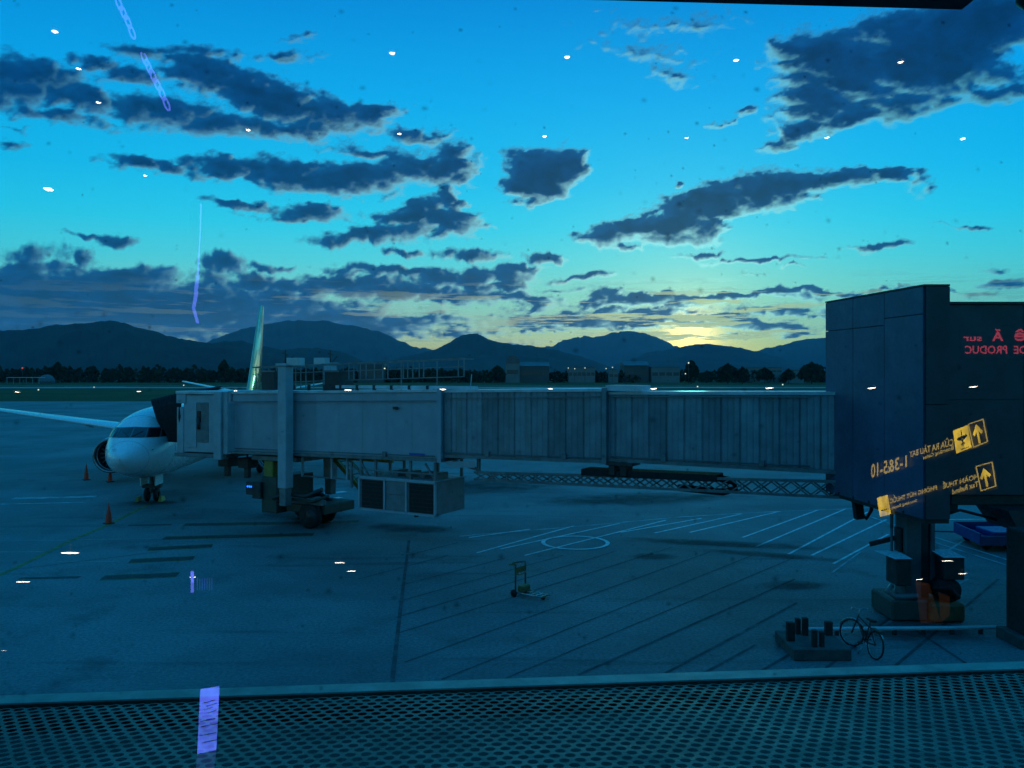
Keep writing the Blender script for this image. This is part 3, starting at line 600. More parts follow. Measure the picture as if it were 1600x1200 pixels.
for sg in (1, -1):
    npatch('cockpit_window', [(sg*.04, 3.86), (sg*.66, 3.82), (sg*.60, 4.26), (sg*.04, 4.30)], M['glassdark'], .03, plane)
    npatch('cockpit_window', [(sg*.72, 3.82), (sg*1.22, 3.80), (sg*1.14, 4.22), (sg*.66, 4.26)], M['glassdark'], .03, plane)
    npatch('cockpit_window', [(sg*1.27, 3.80), (sg*1.56, 3.84), (sg*1.46, 4.18), (sg*1.19, 4.22)], M['glassdark'], .03, plane)
    npatch('window_surround', [(sg*.00, 3.82), (sg*1.60, 3.78), (sg*1.48, 4.25), (sg*.0, 4.33)], M['frame'], .012, plane, 12)
    # wings (local x starboard)
    wb = MB(); prof = [(0, 0), (.03, .35), (.12, .75), (.3, 1), (.6, .7), (1, .05), (.6, -.35), (.2, -.5), (.04, -.3)]
    secs = [(1.2, 13.6, 6.6, 2.75, .52), (1.9, 13.9, 6.3, 2.86, .50), (6.4, 16.3, 3.9, 3.45, .30), (17.3, 21.9, 1.6, 4.55, .13)]
    vs = []
    for xx, le, ch, zz_, th in secs: vs += [(sg * xx, le + ch * p[0], zz_ + th * p[1]) for p in prof]
    n = len(prof); wb.add(vs, [(i*n+k, (i+1)*n+k, (i+1)*n+(k+1) % n, i*n+(k+1) % n) for i in range(3) for k in range(n)] + [tuple(3*n+k for k in range(n))], True)
    wing = wb.build('wing', M['white'], plane, fix=True)
    MB().tube([(sg*4.9, 17.6, 2.8), (sg*4.9, 19.6, 2.6), (sg*4.9, 21.2, 2.9)], [.05, .22, .05], 10).build('flap_fairing', M['white'], wing)
    MB().tube([(sg*9.2, 19.6, 3.45), (sg*9.2, 21, 3.3), (sg*9.2, 22, 3.5)], [.05, .2, .05], 10).build('flap_fairing', M['white'], wing)
    MB().add([(sg*17.3, 21.9, 4.55), (sg*17.3, 23.4, 4.6), (sg*17.55, 23.9, 5.7), (sg*17.55, 23.2, 5.7), (sg*17.42, 21.9, 4.55), (sg*17.42, 23.4, 4.6), (sg*17.62, 23.9, 5.7), (sg*17.62, 23.2, 5.7)],
             [(0,1,2,3), (4,7,6,5), (0,3,7,4), (1,5,6,2), (3,2,6,7)]).build('winglet', M['white'], wing, fix=True)
    # engine
    ex, ey, ez = sg * 5.15, 13.2, 1.78
    en = MB().lathe([(.92, .25), (.98, .03), (1.05, -.02), (1.12, .06), (1.2, .5), (1.22, 1.3), (1.12, 2.4), (.86, 3.5), (.8, 3.55)], 32, 'y', (ex, ey, ez)).build('engine', M['white'], plane, fix=True)
    MB().lathe([(.93, .20), (.97, .02), (1.05, -.045), (1.13, .02), (1.15, .12)], 32, 'y', (ex, ey, ez)).build('inlet_lip', M['lip'], en)
    MB().lathe([(.92, .3), (.9, .9), (.02, .92)], 32, 'y', (ex, ey, ez)).build('fan_duct', M['black'], en)
    MB().lathe([(.01, .35), (.12, .5), (.24, .8), (.26, .88)], 16, 'y', (ex, ey, ez)).build('spinner', M['frame'], en)
    for k in range(18):
        a = k * math.pi / 9; ca, sa = math.cos(a), math.sin(a); b = MB()
        b.add([(ex + .24*ca, ey + .72, ez + .24*sa), (ex + .9*ca - .05*sa, ey + .66, ez + .9*sa + .05*ca), (ex + .9*ca - .16*sa, ey + .84, ez + .9*sa + .16*ca), (ex + .24*ca - .05*sa, ey + .86, ez + .24*sa + .05*ca)], [(0, 1, 2, 3)])
        b.build('fan_blade', M['frame'], en)
    MB().add([(ex - .12, ey + .9, ez + 1.15), (ex + .12, ey + .9, ez + 1.15), (ex + .12, ey + 4.6, ez + 1.1), (ex - .12, ey + 4.6, ez + 1.1), (ex - .08, ey + 2.4, 3.2), (ex + .08, ey + 2.4, 3.2), (ex + .08, ey + 5.2, 3.2), (ex - .08, ey + 5.2, 3.2)],
             [(0,3,2,1), (4,5,6,7), (0,1,5,4), (1,2,6,5), (2,3,7,6), (3,0,4,7)]).build('pylon', M['white'], plane)
    # tailplane
    tb = MB(); secs = [(.6, 32.2, 3.6, 5.25, .16), (6.9, 35.6, 1.5, 6.38, .07)]; vs = []
    for xx, le, ch, z0, th in secs: vs += [(sg * xx, le + ch * p[0], z0 + th * p[1]) for p in prof]
    tb.add(vs, [(k, n + k, n + (k+1) % n, (k+1) % n) for k in range(n)] + [tuple(n+k for k in range(n))], True).build('tailplane', M['white'], plane, fix=True)
    # cabin windows along the side
    for k in range(22):
        s = 7.5 + k * .85; z0 = 3.75; p0 = ring_pt(s, sg * 1.36, .004)
        b = MB(); vs = [Vector((p0.x, s + .12 * math.cos(a * math.pi / 4), p0.z + .17 * math.sin(a * math.pi / 4))) for a in range(8)]; b.add(vs, [tuple(range(8))]); b.build('cabin_window', M['glassdark'], plane)
    # main gear
    mg = MB(); mg.tube([(sg*3.8, 18.2, .6), (sg*3.4, 18.2, 2.7)], .11, 8); g_ = mg.build('main_gear', M['frame'], plane)
    for w_ in (-.42, .42): MB().lathe([(.2, -.18), (.5, -.18), (.57, -.1), (.57, .1), (.5, .18), (.2, .18)], 20, 'x', (sg*3.8 + w_, 18.2, .57)).build('wheel', M['black'], g_)
# fin
fv = []
for z0, le, ch, th in [(5.05, 28.4, 7.6, .20), (5.7, 30.4, 6.0, .24), (13.45, 35.9, 2.1, .11)]:
    fv += [(th * p, le + ch * q, z0) for q, p in [(0, 0), (.05, .5), (.25, 1), (.6, .7), (1, .06), (1, -.06), (.6, -.7), (.25, -1), (.05, -.5)]]
fb = MB().add(fv, [(i*9+k, (i+1)*9+k, (i+1)*9+(k+1) % 9, i*9+(k+1) % 9) for i in range(2) for k in range(9)] + [tuple(18+k for k in range(9))], True)
tf = fb.build('tail_fin', M['finpale'], plane, fix=True, label='pale tail fin, port side coloured gold for the sunset glow')
tf.data.materials.append(M['gold'])
for p_ in tf.data.polygons:
    if p_.normal.x < -.2: p_.material_index = 1  # port faces coloured gold to paint in the sunset reflection
# skin joints, wipers and probes on the nose
for s_ in (1.15, 3.3, 6.6):
    MB().tube([ring_pt(s_, 2 * math.pi * k / 40, .002) for k in range(41)], .007, 5, False).build('skin_joint', M['frame'], plane)
for sg in (1, -1):
    p_, q_ = surf(sg * .1, 3.86), surf(sg * .5, 4.1); MB().bar(p_ + Vector((0, -.05, .02)), q_ + Vector((0, -.05, .02)), .025).build('wiper', M['dark'], plane)
    p_ = surf(sg * 1.1, 3.2); MB().bar(p_ + Vector((0, .02, 0)), p_ + Vector((sg * .12, -.14, 0)), .03).build('probe', M['dark'], plane)
# nose gear
ng = MB().tube([(0, 5.0, .45), (0, 4.9, 1.7)], .09, 8).tube([(0, 5.0, .8), (0, 5.9, 1.6)], .05, 6).build('nose_gear', M['frame'], plane)
for w_ in (-.25, .25): MB().lathe([(.15, -.11), (.33, -.11), (.39, -.05), (.39, .05), (.33, .11), (.15, .11)], 20, 'x', (w_, 5.0, .39)).build('wheel', M['black'], ng)
MB().box(-.42, -.36, 4.3, 5.6, .95, 1.55).build('gear_door', M['white'], ng); MB().box(.36, .42, 4.3, 5.6, .95, 1.55).build('gear_door', M['white'], ng)
MB().box(-.5, .5, 4.86, 5.2, .75, .95).build('taxi_light_bar', M['dark'], ng)
for w_ in (-.62, .62):
    MB().add([(w_, 4.6, 0), (w_, 5.4, 0), (w_ + .04, 5.25, .28), (w_ + .04, 4.75, .28), (w_ + .2, 4.6, 0), (w_ + .2, 5.4, 0), (w_ + .16, 5.25, .28), (w_ + .16, 4.75, .28)], [(0,1,2,3), (4,7,6,5), (3,2,6,7), (0,3,7,4), (1,5,6,2)]).build('wheel_chock', M['yellow'], ng, fix=True)

# ------------------------------------------------------------------ jet bridge
P0 = Vector((10.0, 27.2, 0)); P1 = Vector((-13.7, 40.4, 0)); ud = (P1 - P0).normalized(); nd = Vector((-ud.y, ud.x, 0))
if nd.y < 0: nd = -nd                                   # away from the camera
BM = Matrix(((ud.x, nd.x, 0, P0.x), (ud.y, nd.y, 0, P0.y), (0, 0, 1, 0), (0, 0, 0, 1)))  # local x along the bridge, y across, z up
bridge = bpy.data.objects.new('jet_bridge', None); COL.objects.link(bridge); bridge.matrix_world = BM
tag(bridge, 'long grey telescoping jet bridge reaching from the rotunda to the airliner nose', 'jet bridge')
def s_at(px, off=0.0):                                  # distance along the near face at a pixel column
    k = (px - CX) / F; o = P0 + nd * off; return (k * o.y - o.x) / (ud.x - k * ud.y)
def section(x0, x1, z0a, z1a, z0b, z1b, y0, y1, m, panels, rib, name='tunnel_section', label=None):
    """one tunnel: x from x0 (rotunda end) to x1; floor and roof heights at both ends; wall panels are sub-parts"""
    zf = lambda x: z0a + (z0b - z0a) * (x - x0) / (x1 - x0); zr = lambda x: z1a + (z1b - z1a) * (x - x0) / (x1 - x0)
    b = MB()
    def slab(ya, yb, za, zb, xa=x0, xb=x1):             # sloped box between fractions of height
        v = []
        for x in (xa, xb):
            for y in (ya, yb): v += [(x, y, zf(x) + za(x)), (x, y, zf(x) + zb(x))]
        b.add(v, [(0, 1, 3, 2), (4, 6, 7, 5), (0, 4, 5, 1), (2, 3, 7, 6), (0, 2, 6, 4), (1, 5, 7, 3)])
    Hx = lambda x: zr(x) - zf(x)
    slab(y0 + .06, y1 - .06, lambda x: .12, lambda x: Hx(x) - .12)
    o = b.build(name, m, bridge, label=label)
    b = MB(); slab(y0 - .05, y1 + .05, lambda x: -.02, lambda x: .11); b.build('floor_beam', M['frame'], o)
    b = MB(); slab(y0 - .03, y1 + .03, lambda x: Hx(x) - .115, lambda x: Hx(x) - .01); b.build('roof_edge', M['roofpaint'], o)
    for xe in (x0, x1 - .18):
        b = MB(); slab(y0 - .07, y1 + .07, lambda x: -.05, lambda x: Hx(x) + .02, xe, xe + .18); b.build('end_frame', m, o)
    n = panels; L = (x1 - x0 - .4) / n
    for i in range(n):
        xa = x0 + .2 + i * L; xb = xa + L - .012; v = []
        for yy, inset in ((y0 - .0, 0), ):
            pr = [(xa, -.012), (xb, -.012)]
            if rib:                                      # three shallow flutes between deeper joints
                wd_ = (xb - xa) / 3; pr = [(xa, .02)]
                for q in range(3): a_ = xa + q * wd_; pr += [(a_ + .04, -rib), (a_ + wd_ - .05, -rib), (a_ + wd_ - .02, -rib + .022)]
                pr[-1] = (xb, .02)
            fr = [(x, y0 + .05 + dy) for x, dy in pr]
        b = MB(); vs = []
        for x, y in fr: vs += [(x, y, zf(x) + .115), (x, y, zf(x) + Hx(x) - .12)]
        b.add(vs, [(2*k, 2*k+2, 2*k+3, 2*k+1) for k in range(len(fr) - 1)])
        b.build('wall_panel', m, o)
    return o
sA, sB, sC, sD = -.9, s_at(945), s_at(690), s_at(358)
secC = section(sA, sB + .6, 3.86, 6.55, 3.86, 6.46, .35, 2.55, M['tunnel2'], 13, .035)
secB = section(sB, sC + .6, 3.80, 6.58, 3.66, 6.45, .18, 2.72, M['tunnel2'], 10, .035)
secA = section(sC, sD, 3.50, 6.49, 3.28, 6.26, 0, 2.9, M['tunnel'], 9, 0)
# roof fittings: cable tray, raised pale hood at the joint, lamps and the aerial
def bl(v): return v
MB().box(sC - 1.3, sC + 6, .35, .75, 6.47, 6.60).build('cable_tray', M['roofpaint'], bridge)
MB().box(sB - 1.35, sB + .05, .2, 1.2, 6.49, 6.70).build('roof_hood', M['roofpaint'], bridge)
MB().tube([(sC - 1.1, .5, 6.6), (sC - 1.15, .5, 7.1)], .02, 6).build('aerial', M['pale'], bridge)
for k in range(9): MB().box(sC + .9 + k * .95, sC + 1.0 + k * .95, .3, .42, 6.35, 6.62).build('tray_bracket', M['dark'], bridge)
# conduit, drip rail, wall lamps and boxes on the near face
for (xa_, xb_, yf, za_, zb_) in ((sA + 1.2, sB - .1, .30, 4.06, 4.04), (sB + .2, sC - .1, .13, 3.98, 3.86), (sC + .3, sD - .2, -.05, 3.70, 3.52)):
    MB().tube([(xa_, yf, za_), (xb_, yf, zb_)], .022, 6).build('conduit', M['frame'], bridge)
    MB().bar((xa_, yf - .01, za_ + 2.30), (xb_, yf - .01, zb_ + 2.24), .03, .05).build('drip_rail', M['frame'], bridge)
    for f_ in (.22, .71):
        x = xa_ + (xb_ - xa_) * f_; z_ = za_ + (zb_ - za_) * f_
        MB().box(x - .09, x + .09, yf - .06, yf + .04, z_ - .10, z_ + .12, .01).build('junction_box', M['frame'], bridge)
MB().box(sC + 2.2, sC + 2.45, -.10, -.02, 5.6, 5.72, .01).build('wall_lamp', M['dark'], bridge)
# roof railing
rail = MB().bar((s_at(725), 1.3, 7.70), (s_at(395) , 1.3, 7.42), .05).build('roof_railing', M['frame'], bridge)
xa, xb = s_at(725, 1.3), s_at(395, 1.3); zt = lambda x: 7.78 + (7.44 - 7.78) * (x - xa) / (xb - xa)
rail.data = MB().bar((xa, 1.3, zt(xa)), (xb, 1.3, zt(xb)), .055).mesh('rail_top', M['frame'])
for dz in (.35, .78): MB().bar((xa, 1.3, zt(xa) - dz), (xb, 1.3, zt(xb) - dz), .04).build('rail', M['frame'], rail)
for px in (725, 716, 683, 662, 655, 645, 637, 630, 627, 606, 598, 585, 572, 563, 553, 545, 536, 527, 505, 490, 478, 470, 462, 432, 420, 410, 400):
    x = s_at(px, 1.3); MB().bar((x, 1.3, 6.4 if px < 545 or px in (683, 627) else zt(x) - .8), (x, 1.3, zt(x)), .04).build('post', M['frame'], rail)
MB().bar((xa, 2.1, zt(xa) - .02), (xb, 2.1, zt(xb) - .02), .05).build('rail', M['frame'], rail)
for k in range(8): x = xa + (xb - xa) * k / 7; MB().bar((x, 1.3, zt(x) - .02), (x, 2.1, zt(x) - .02), .035).build('rail', M['frame'], rail)
# plant boxes on the roof between the lift columns
for px, nm in ((423, 0), (522, 1)):
    x = s_at(px, 1.0); q = MB().box(x - .42, x + .42, .8, 1.9, 6.35, 7.25, .02).build('roof_cabinet', M['dark'], bridge)
    MB().box(x - .46, x + .46, .76, .8, 7.2, 7.28).build('lip', M['frame'], q)
for px in (362, 365):
    pass
# lift columns with cross-head boxes and beacons
for px, off, y_, z1 in ((446, -.45, -.45, 7.47), (513, 3.2, 3.35, 7.55)):
    x = s_at(px, off); lc = MB().box(x - .26, x + .26, y_ - .25, y_ + .25, 1.9, z1, .03).build('lift_column', M['cab'], bridge)
    MB().box(x - .20, x + .20, y_ - .2, y_ + .2, 1.1, 1.93, .02).build('inner_leg', M['frame'], lc)
    bx = x - .62 if px < 500 else x + .55; MB().box(bx - .38, bx + .38, y_ - .2, y_ + .2, z1 + .02, z1 + .37, .02).build('motor_box', M['pale'], lc)
    MB().box(x - .34, x + .34, y_ - .3, y_ + .3, z1, z1 + .12, .02).build('cap', M['cab'], lc)
    MB().tube([(x, y_, z1 + .1), (x, y_, z1 + .75)], .035, 8).build('beacon_mast', M['dark'], lc)
    MB().bar((x - .14, y_, z1 + .5), (x + .16, y_, z1 + .62), .05).build('beacon', M['dark'], lc)
    MB().bar((x, y_ + .1, z1 + .1), (x - .35, y_ + .1, z1 + .45), .03).build('stay', M['dark'], lc)
    for k in range(5): MB().box(x + .255, x + .285, y_ - .12, y_ + .12, 2.3 + k, 2.5 + k).build('clamp', M['dark'], lc)
# cab
xc0, xc1 = sD, s_at(285)
cabm = Matrix.Translation(BM @ Vector((sD + .1, -.05, 0)))
cab = MB().box(sD, sD + .75, -.12, 2.9, 3.2, 6.25, .02).build('cab_neck', M['cab'], bridge)
MB().box(s_at(368), s_at(356, -.45), -.5, .0, 3.35, 5.75, .02).build('control_cabinet', M['cab'], bridge)
# cab turned towards the aircraft door: corners in world, from the photograph
ca, cb = A(276, 700, 41.6), A(352, 700, 40.6)
cu = (cb - ca); cu.z = 0; CWid = cu.length; cu.normalize(); cn = Vector((-cu.y, cu.x, 0))
CM = Matrix(((cu.x, cn.x, 0, ca.x), (cu.y, cn.y, 0, ca.y), (0, 0, 1, 0), (0, 0, 0, 1)))
cabe = bpy.data.objects.new('cab', None); COL.objects.link(cabe); cabe.parent = bridge; cabe.matrix_world = CM
zc0, zc1 = 3.18, 6.2
MB().box(.42, CWid - .5, 0, 2.9, zc0 + .05, zc1 - .12, .03).build('cab_wall', M['cab'], cabe)
MB().box(.05, .45, -.05, 3.1, zc0, zc1 - .75 + .0, .02).build('cab_fender', M['cab'], cabe)
MB().box(.02, .6, -.06, 3.1, zc1 - .55, zc1 - .1, .02).build('cab_brow', M['cab'], cabe)
MB().box(.0, CWid + .3, -.10, 3.2, zc1 - .1, zc1 + .06, .03).build('cab_roof', M['roofpaint'], cabe)
MB().box(-.05, CWid + .1, -.1, 3.1, zc0 - .18, zc0, .02).build('cab_floor', M['frame'], cabe)
dr = MB().box(1.28, 1.95, -.03, .02, zc0 + .55, zc1 - .5, .01).build('cab_door', M['frame'], cabe)
MB().box(1.3, 1.52, -.06, -.031, zc0 + 1.55, zc0 + 2.1, .01).build('door_pane', M['glassdark'], dr)
MB().tube([(1.4, -.07, zc0 + 1.2), (1.4, -.07, zc0 + 1.75)], .09, 10).build('round_post', M['dark'], cabe)
MB().box(CWid - .48, CWid - .02, -.3, .3, zc0 - .25, zc1 + .05, .03).build('corner_column', M['cab'], cabe)
MB().box(.7, 1.25, -.05, -.005, zc0 + .3, zc1 - .5, .01).build('side_panel', M['cab'], cabe)
# bellows canopy: folds from the cab front to the fuselage
def fold(t, side):
    a = {'top0': A(286, 616, 41.7), 'top1': A(236, 628, 45.5), 'bot0': A(288, 692, 41.7), 'bot1': A(264, 690, 44.6)}
    return a['top0'].lerp(a['top1'], t), a['bot0'].lerp(a['bot1'], t)
bw = empty('canopy', parent=bridge); bw.matrix_world = Matrix.Identity(4)
NF = 11
for k in range(NF):
    t0, t1 = k / NF, (k + 1) / NF; b = MB()
    for (ta, tb_, o0, o1) in ((t0, (t0 + t1) / 2, .0, .17), ((t0 + t1) / 2, t1, .17, .0)):
        T0, B0 = fold(ta, 0); T1, B1 = fold(tb_, 0)
        bow = lambda P, o, up: P + Vector((-.35 * 0, -o, o * .7 * up))
        m0 = (T0 + B0) / 2 + Vector((-.55, -.25 - o0, .1)) * (1 - 0) ; m1 = (T1 + B1) / 2 + Vector((-.55, -.25 - o1, .1))
        q0 = T0.lerp(B0, .2) + Vector((-.25, -.2 - o0, .1)); q1 = T1.lerp(B1, .2) + Vector((-.25, -.2 - o1, .1))
        far0 = T0 + Vector((1.2, 2.6, .25 + o0)); far1 = T1 + Vector((1.3, 1.5, .15 + o1))
        tt0, tt1 = bow(T0, o0, 1), bow(T1, o1, 1); bb0, bb1 = bow(B0, o0, 0), bow(B1, o1, 0)
        b.add([far0, far1, tt1, tt0, q1 + Vector((.25, 0, 0)), q0 + Vector((.25, 0, 0)), m1 + Vector((.5, 0, 0)), m0 + Vector((.5, 0, 0)), bb1, bb0], [(0, 1, 2, 3), (3, 2, 4, 5), (5, 4, 6, 7), (7, 6, 8, 9)])
    b.build('bellows_fold', M['bellows'], bw)
# guide truss under the tunnels
tr = empty('guide_truss', parent=bridge)
T = {}
tA, tB = s_at(1330, .4), s_at(742, .4)
def tz(px, py, off): p = A(px, py, 1); x = s_at(px, off); y = (BM @ Vector((x, off, 0))).y; return HC - (py - HY) / F * y
for off in (.35, 1.15):
    z0, z1 = tz(1330, 753, off), tz(742, 738, off); q0, q1 = tz(1330, 778, off), tz(742, 749, off)
    MB().bar((tA, off, z0), (tB, off, z1), .09).build('chord', M['frame'], tr); MB().bar((tA, off, q0), (tB, off, q1), .09).build('chord', M['frame'], tr)
    n = 22
    for k in range(n):
        f0, f1 = k / n, (k + 1) / n; L = lambda a, b, f: a + (b - a) * f
        a0, a1 = tA + (tB - tA) * f0, tA + (tB - tA) * f1
        MB().bar((a0, off, L(z0, z1, f0)), (a1, off, L(q0, q1, f1)), .05).build('brace', M['frame'], tr)
        MB().bar((a0, off, L(q0, q1, f0)), (a1, off, L(z0, z1, f1)), .05).build('brace', M['frame'], tr)
# cable carrier lying on the truss
cz0, cz1 = tz(915, 736, .7), tz(1148, 748, .7)
MB().bar((s_at(915, .7), .7, cz0), (s_at(1125, .7), .7, cz1 + .02), .85, .24).tube([(s_at(1120, .7), .7, cz1), (s_at(1146, .7), .7, cz1 - .1), (s_at(1150, .7), .7, cz1 - .35), (s_at(1130, .7), .7, cz1 - .5), (s_at(1060, .7), .7, cz1 - .45)], .13, 8).build('cable_carrier', M['black'], bridge)
# rollers between tunnels
for px in (957, 975):
    x = s_at(px, .3); MB().box(x - .12, x + .12, .2, .9, 3.35, 3.86, .02).build('roller_bracket', M['dark'], bridge)
MB().box(s_at(990, .3), s_at(948, .3), .15, 1.0, 3.72, 3.84, .01).build('roller_plate', M['dark'], bridge)
MB().bar((s_at(700), .4, 3.5), (s_at(740), .4, 3.2), .12).bar((s_at(740), .4, 3.7), (s_at(740), .4, 3.1), .12).build('hanger', M['frame'], bridge)
# white lines of the service walkway under the joint
MB().add([(s_at(690), .2, 3.44), (s_at(738), .2, 3.6), (s_at(738), .2, 3.3), (s_at(700), .2, 3.25)], [(0,1,2,3)]).build('stay_plate', M['cab'], bridge)
MB().box(s_at(664), s_at(640), -.035, -.015, 3.66, 3.78).build('maker_plate', mat('maker_blue', (.05, .10, .4), .5), bridge)
# hanging equipment unit
ux1, ux0 = s_at(562, .1), s_at(683, .1)
un = empty('equipment_unit', parent=bridge)
uzt, uzb = 2.62, 1.16
MB().box(ux0 + .04, ux1 - .04, .06, 2.3, uzb + .04, uzt - .03, .02).build('casing', M['unit'], un)
for xx in (ux0, ux0 + (ux1 - ux0) * .36, ux0 + (ux1 - ux0) * .64, ux1 - .09): MB().box(xx, xx + .09, -.02, .07, uzb, uzt, .005).build('frame_post', M['cab'], un)
for z_ in (uzb, uzt - .09): MB().box(ux0, ux1, -.02, .07, z_, z_ + .09, .005).build('frame_rail', M['cab'], un)
for f0, f1 in ((.03, .34), (.67, .96)):
    p_ = MB().box(ux0 + (ux1 - ux0) * f0 + .06, ux0 + (ux1 - ux0) * f1 - .02, .03, .055, uzb + .12, uzt - .14).build('grille_panel', M['black'], un)
    for k in range(7): MB().box(ux0 + (ux1 - ux0) * f0 + .06, ux0 + (ux1 - ux0) * f1 - .02, .018, .03, uzb + .2 + k * .17, uzb + .22 + k * .17).build('louvre', M['dark'], p_)
MB().box(ux0 + (ux1 - ux0) * .385, ux0 + (ux1 - ux0) * .63, .02, .05, uzb + .1, uzb + .78).build('lower_door', M['unit'], un)
MB().box(ux0 + (ux1 - ux0) * .385, ux0 + (ux1 - ux0) * .63, .02, .05, uzb + .81, uzt - .1).build('upper_door', M['unit'], un)
MB().box(ux0 - .02, ux1 + .02, .0, 2.35, uzt - .02, uzt + .03, .01).build('top_plate', M['cab'], un)
for xx in (ux0 + .1, ux0 + 1.35, ux1 - .9, ux1 - .1):
    MB().box(xx - .05, xx + .05, .05, .15, uzt, 3.42).build('hanger', M['unit'], un); MB().box(xx - .05, xx + .05, 2.1, 2.2, uzt, 3.42).build('hanger', M['unit'], un)
for xx in (ux0 + .1, ux1 - .5): MB().bar((xx, .1, uzt + .05), (xx + .5, .1, 3.35), .07).build('brace', M['unit'], un)
MB().bar((ux0, .02, uzt + .32), (ux1 + .4, .02, uzt + .30), .06).bar((ux1 + .4, .02, 2.1), (ux1 + .4, .02, 3.2), .1).build('hand_rail', M['unit'], un)
for k in range(4): MB().box(ux0 + .3 + k * .7, ux0 + .6 + k * .7, .6, 1.4, uzt + .02, uzt + .28, .02).build('pipe_box', M['unit'], un)
MB().lathe([(.02, 0), (.09, 0), (.09, .12), (.02, .12)], 12, 'z', (ux0 + 1.2, .3, uzb - .12)).build('drain', M['black'], un)
# drive bogie with two pairs of wheels
bx, by = s_at(470, 1.2), 1.3
bg = empty('drive_bogie', parent=bridge)
wheels = []
def wheel(cx, cy, cz, r_, nm='wheel'):
    w_ = MB().lathe([(.16, -.2), (r_ * .86, -.2), (r_, -.12), (r_, .12), (r_ * .86, .2), (.16, .2)], 28, 'y', (cx, cy, cz)).build(nm, M['black'], bg)
for px, dy in ((485, 0.35), (508, 1.9)):
    x = s_at(px, dy); wheel(x, dy, .60, .60)
for px, dy in ((474, 2.4), (497, 3.1)): x = s_at(px, dy); wheel(x, dy, .60, .60)
for px, dy in ((485, 0.12), (508, 1.68)):
    x = s_at(px, dy); MB().lathe([(.01, -.06), (.12, -.06), (.14, -.02), (.30, .0), (.30, .03)], 20, 'y', (x, dy, .6)).build('hub', M['dark'], bg)
x0 = s_at(455, .6); MB().box(x0 - 2.1, x0 + .3, .55, 2.7, .62, 1.05, .05).build('axle_frame', M['olive'], bg)
x0 = s_at(425, .3); MB().box(x0 - .5, x0 + .5, .1, 2.6, .55, 2.25, .04).build('motor_housing', M['olive'], bg)
MB().box(x0 + .35, x0 + .9, -.1, .6, 1.2, 2.0, .03).build('tool_box', M['dark'], bg)
MB().box(x0 - 3.2, x0 - .4, .2, .5, 1.1, 1.35, .03).build('tow_beam', M['frame'], bg)
MB().tube([(x0 - .5, -.1, 1.3), (x0 - 1.4, -.2, 1.6), (x0 - 2.6, -.2, 1.55), (x0 - 3.4, 0, 1.9)], .10, 8).build('hose', M['dark'], bg)
MB().tube([(x0 - .5, .1, 1.2), (x0 - 1.6, -.1, 1.35), (x0 - 2.8, 0, 1.3), (x0 - 3.6, .2, 1.6)], .07, 8).build('hose', M['olive'], bg)
MB().box(x0 - .15, x0 + .45, .2, .8, 2.2, 3.0, .04).build('gear_cover', M['yellow'], bg)
MB().box(s_at(449, .4) , s_at(438, .4), .3, .6, 2.2, 3.1, .02).build('guard', M['yellow'], bg)
x = s_at(397, .2)
for k in range(3): MB().lathe([(.01, -.02), (.05, 0), (.01, .02)], 8, 'y', (x + .12 - k * .12, -.1, 1.75)).build('indicator', LIL, bg)
MB().box(x - .3, x + .3, -.05, .2, 1.35, 1.95, .02).build('control_panel', M['dark'], bg)
MB().box(s_at(470, .5), s_at(400, .5), .2, 2.8, 3.0, 3.22, .02).build('cross_beam', M['frame'], bg)
for px in (353, 384):
    x = s_at(px, 1.0); h_ = MB().box(x - .35, x + .35, .8, 1.5, 2.45, 2.95, .02).build('floodlight_housing', M['dark'], bridge)
    MB().box(x - .15, x + .12, 1.0, 1.2, 1.95, 2.45).build('stem', M['dark'], h_); MB().bar((x, 1.1, 2.9), (x, 1.1, 3.25), .06).build('stem', M['dark'], h_)
# service stair behind, with yellow rails
st = empty('service_stair', parent=bridge)
xs0, xs1 = s_at(478, 3.4), s_at(560, 3.4)
for dy in (3.3, 4.2):
    MB().bar((xs0, dy, 2.95), (xs1 - 2.2, dy, 2.95), .12, .18).build('stringer', M['yellow'], st); MB().bar((xs1 - 2.2 + 3.2, dy, .25 + 1.0), (xs0 - .9, dy, 2.95), .1, .2).build('stringer', M['yellow'], st) if False else None
    MB().bar((s_at(520, dy), dy, 2.95), (s_at(575, dy), dy, 1.1), .1, .2).build('stringer', M['yellow'], st)
    MB().bar((s_at(520, dy), dy, 3.7), (s_at(575, dy), dy, 1.9), .05).build('hand_rail', M['yellow'], st)
for k in range(10):
    x = s_at(520, 3.4) + (s_at(575, 3.4) - s_at(520, 3.4)) * k / 9; z_ = 2.9 - 1.8 * k / 9
    MB().box(x - .14, x + .14, 3.3, 4.2, z_, z_ + .04).build('tread', M['olive'], st)
for px in (475, 521, 545): x = s_at(px, .5); MB().bar((x, .4, 2.35), (x, .4, 3.4), .09).build('hanger', M['cab'], st)
MB().bar((s_at(475, .5), .4, 2.38), (s_at(545, .5), .4, 2.38), .07).build('hanger_beam', M['frame'], st)

# ------------------------------------------------------------------ rotunda, its column, fixed corridor
B0 = A(1445, HY, 22.5); B1 = A(1292, HY, 27.9); e = (B1 - B0); e.z = 0
rx = Vector((1, 0, 0)); zb, zt_ = 3.19, 9.50
rot = empty('bridge_rotunda', (B0.x, B0.y, 0), label='tall dark blue clad box on a steel column where the jet bridge starts', cat='rotunda')
wR = A(1483.5, HY, 22.5).x - B0.x
poly = [(0, 0), (wR, 0), (wR + .6, 3.0), (wR + 1.5, 7.2), (e.x + 2.5, e.y + 1.0), (e.x, e.y)]
MB().prism([(p[0] * .985 + .02, p[1] * .985 + .04) for p in poly], zb + .02, zt_ - .04).build('core', M['box2'], rot)
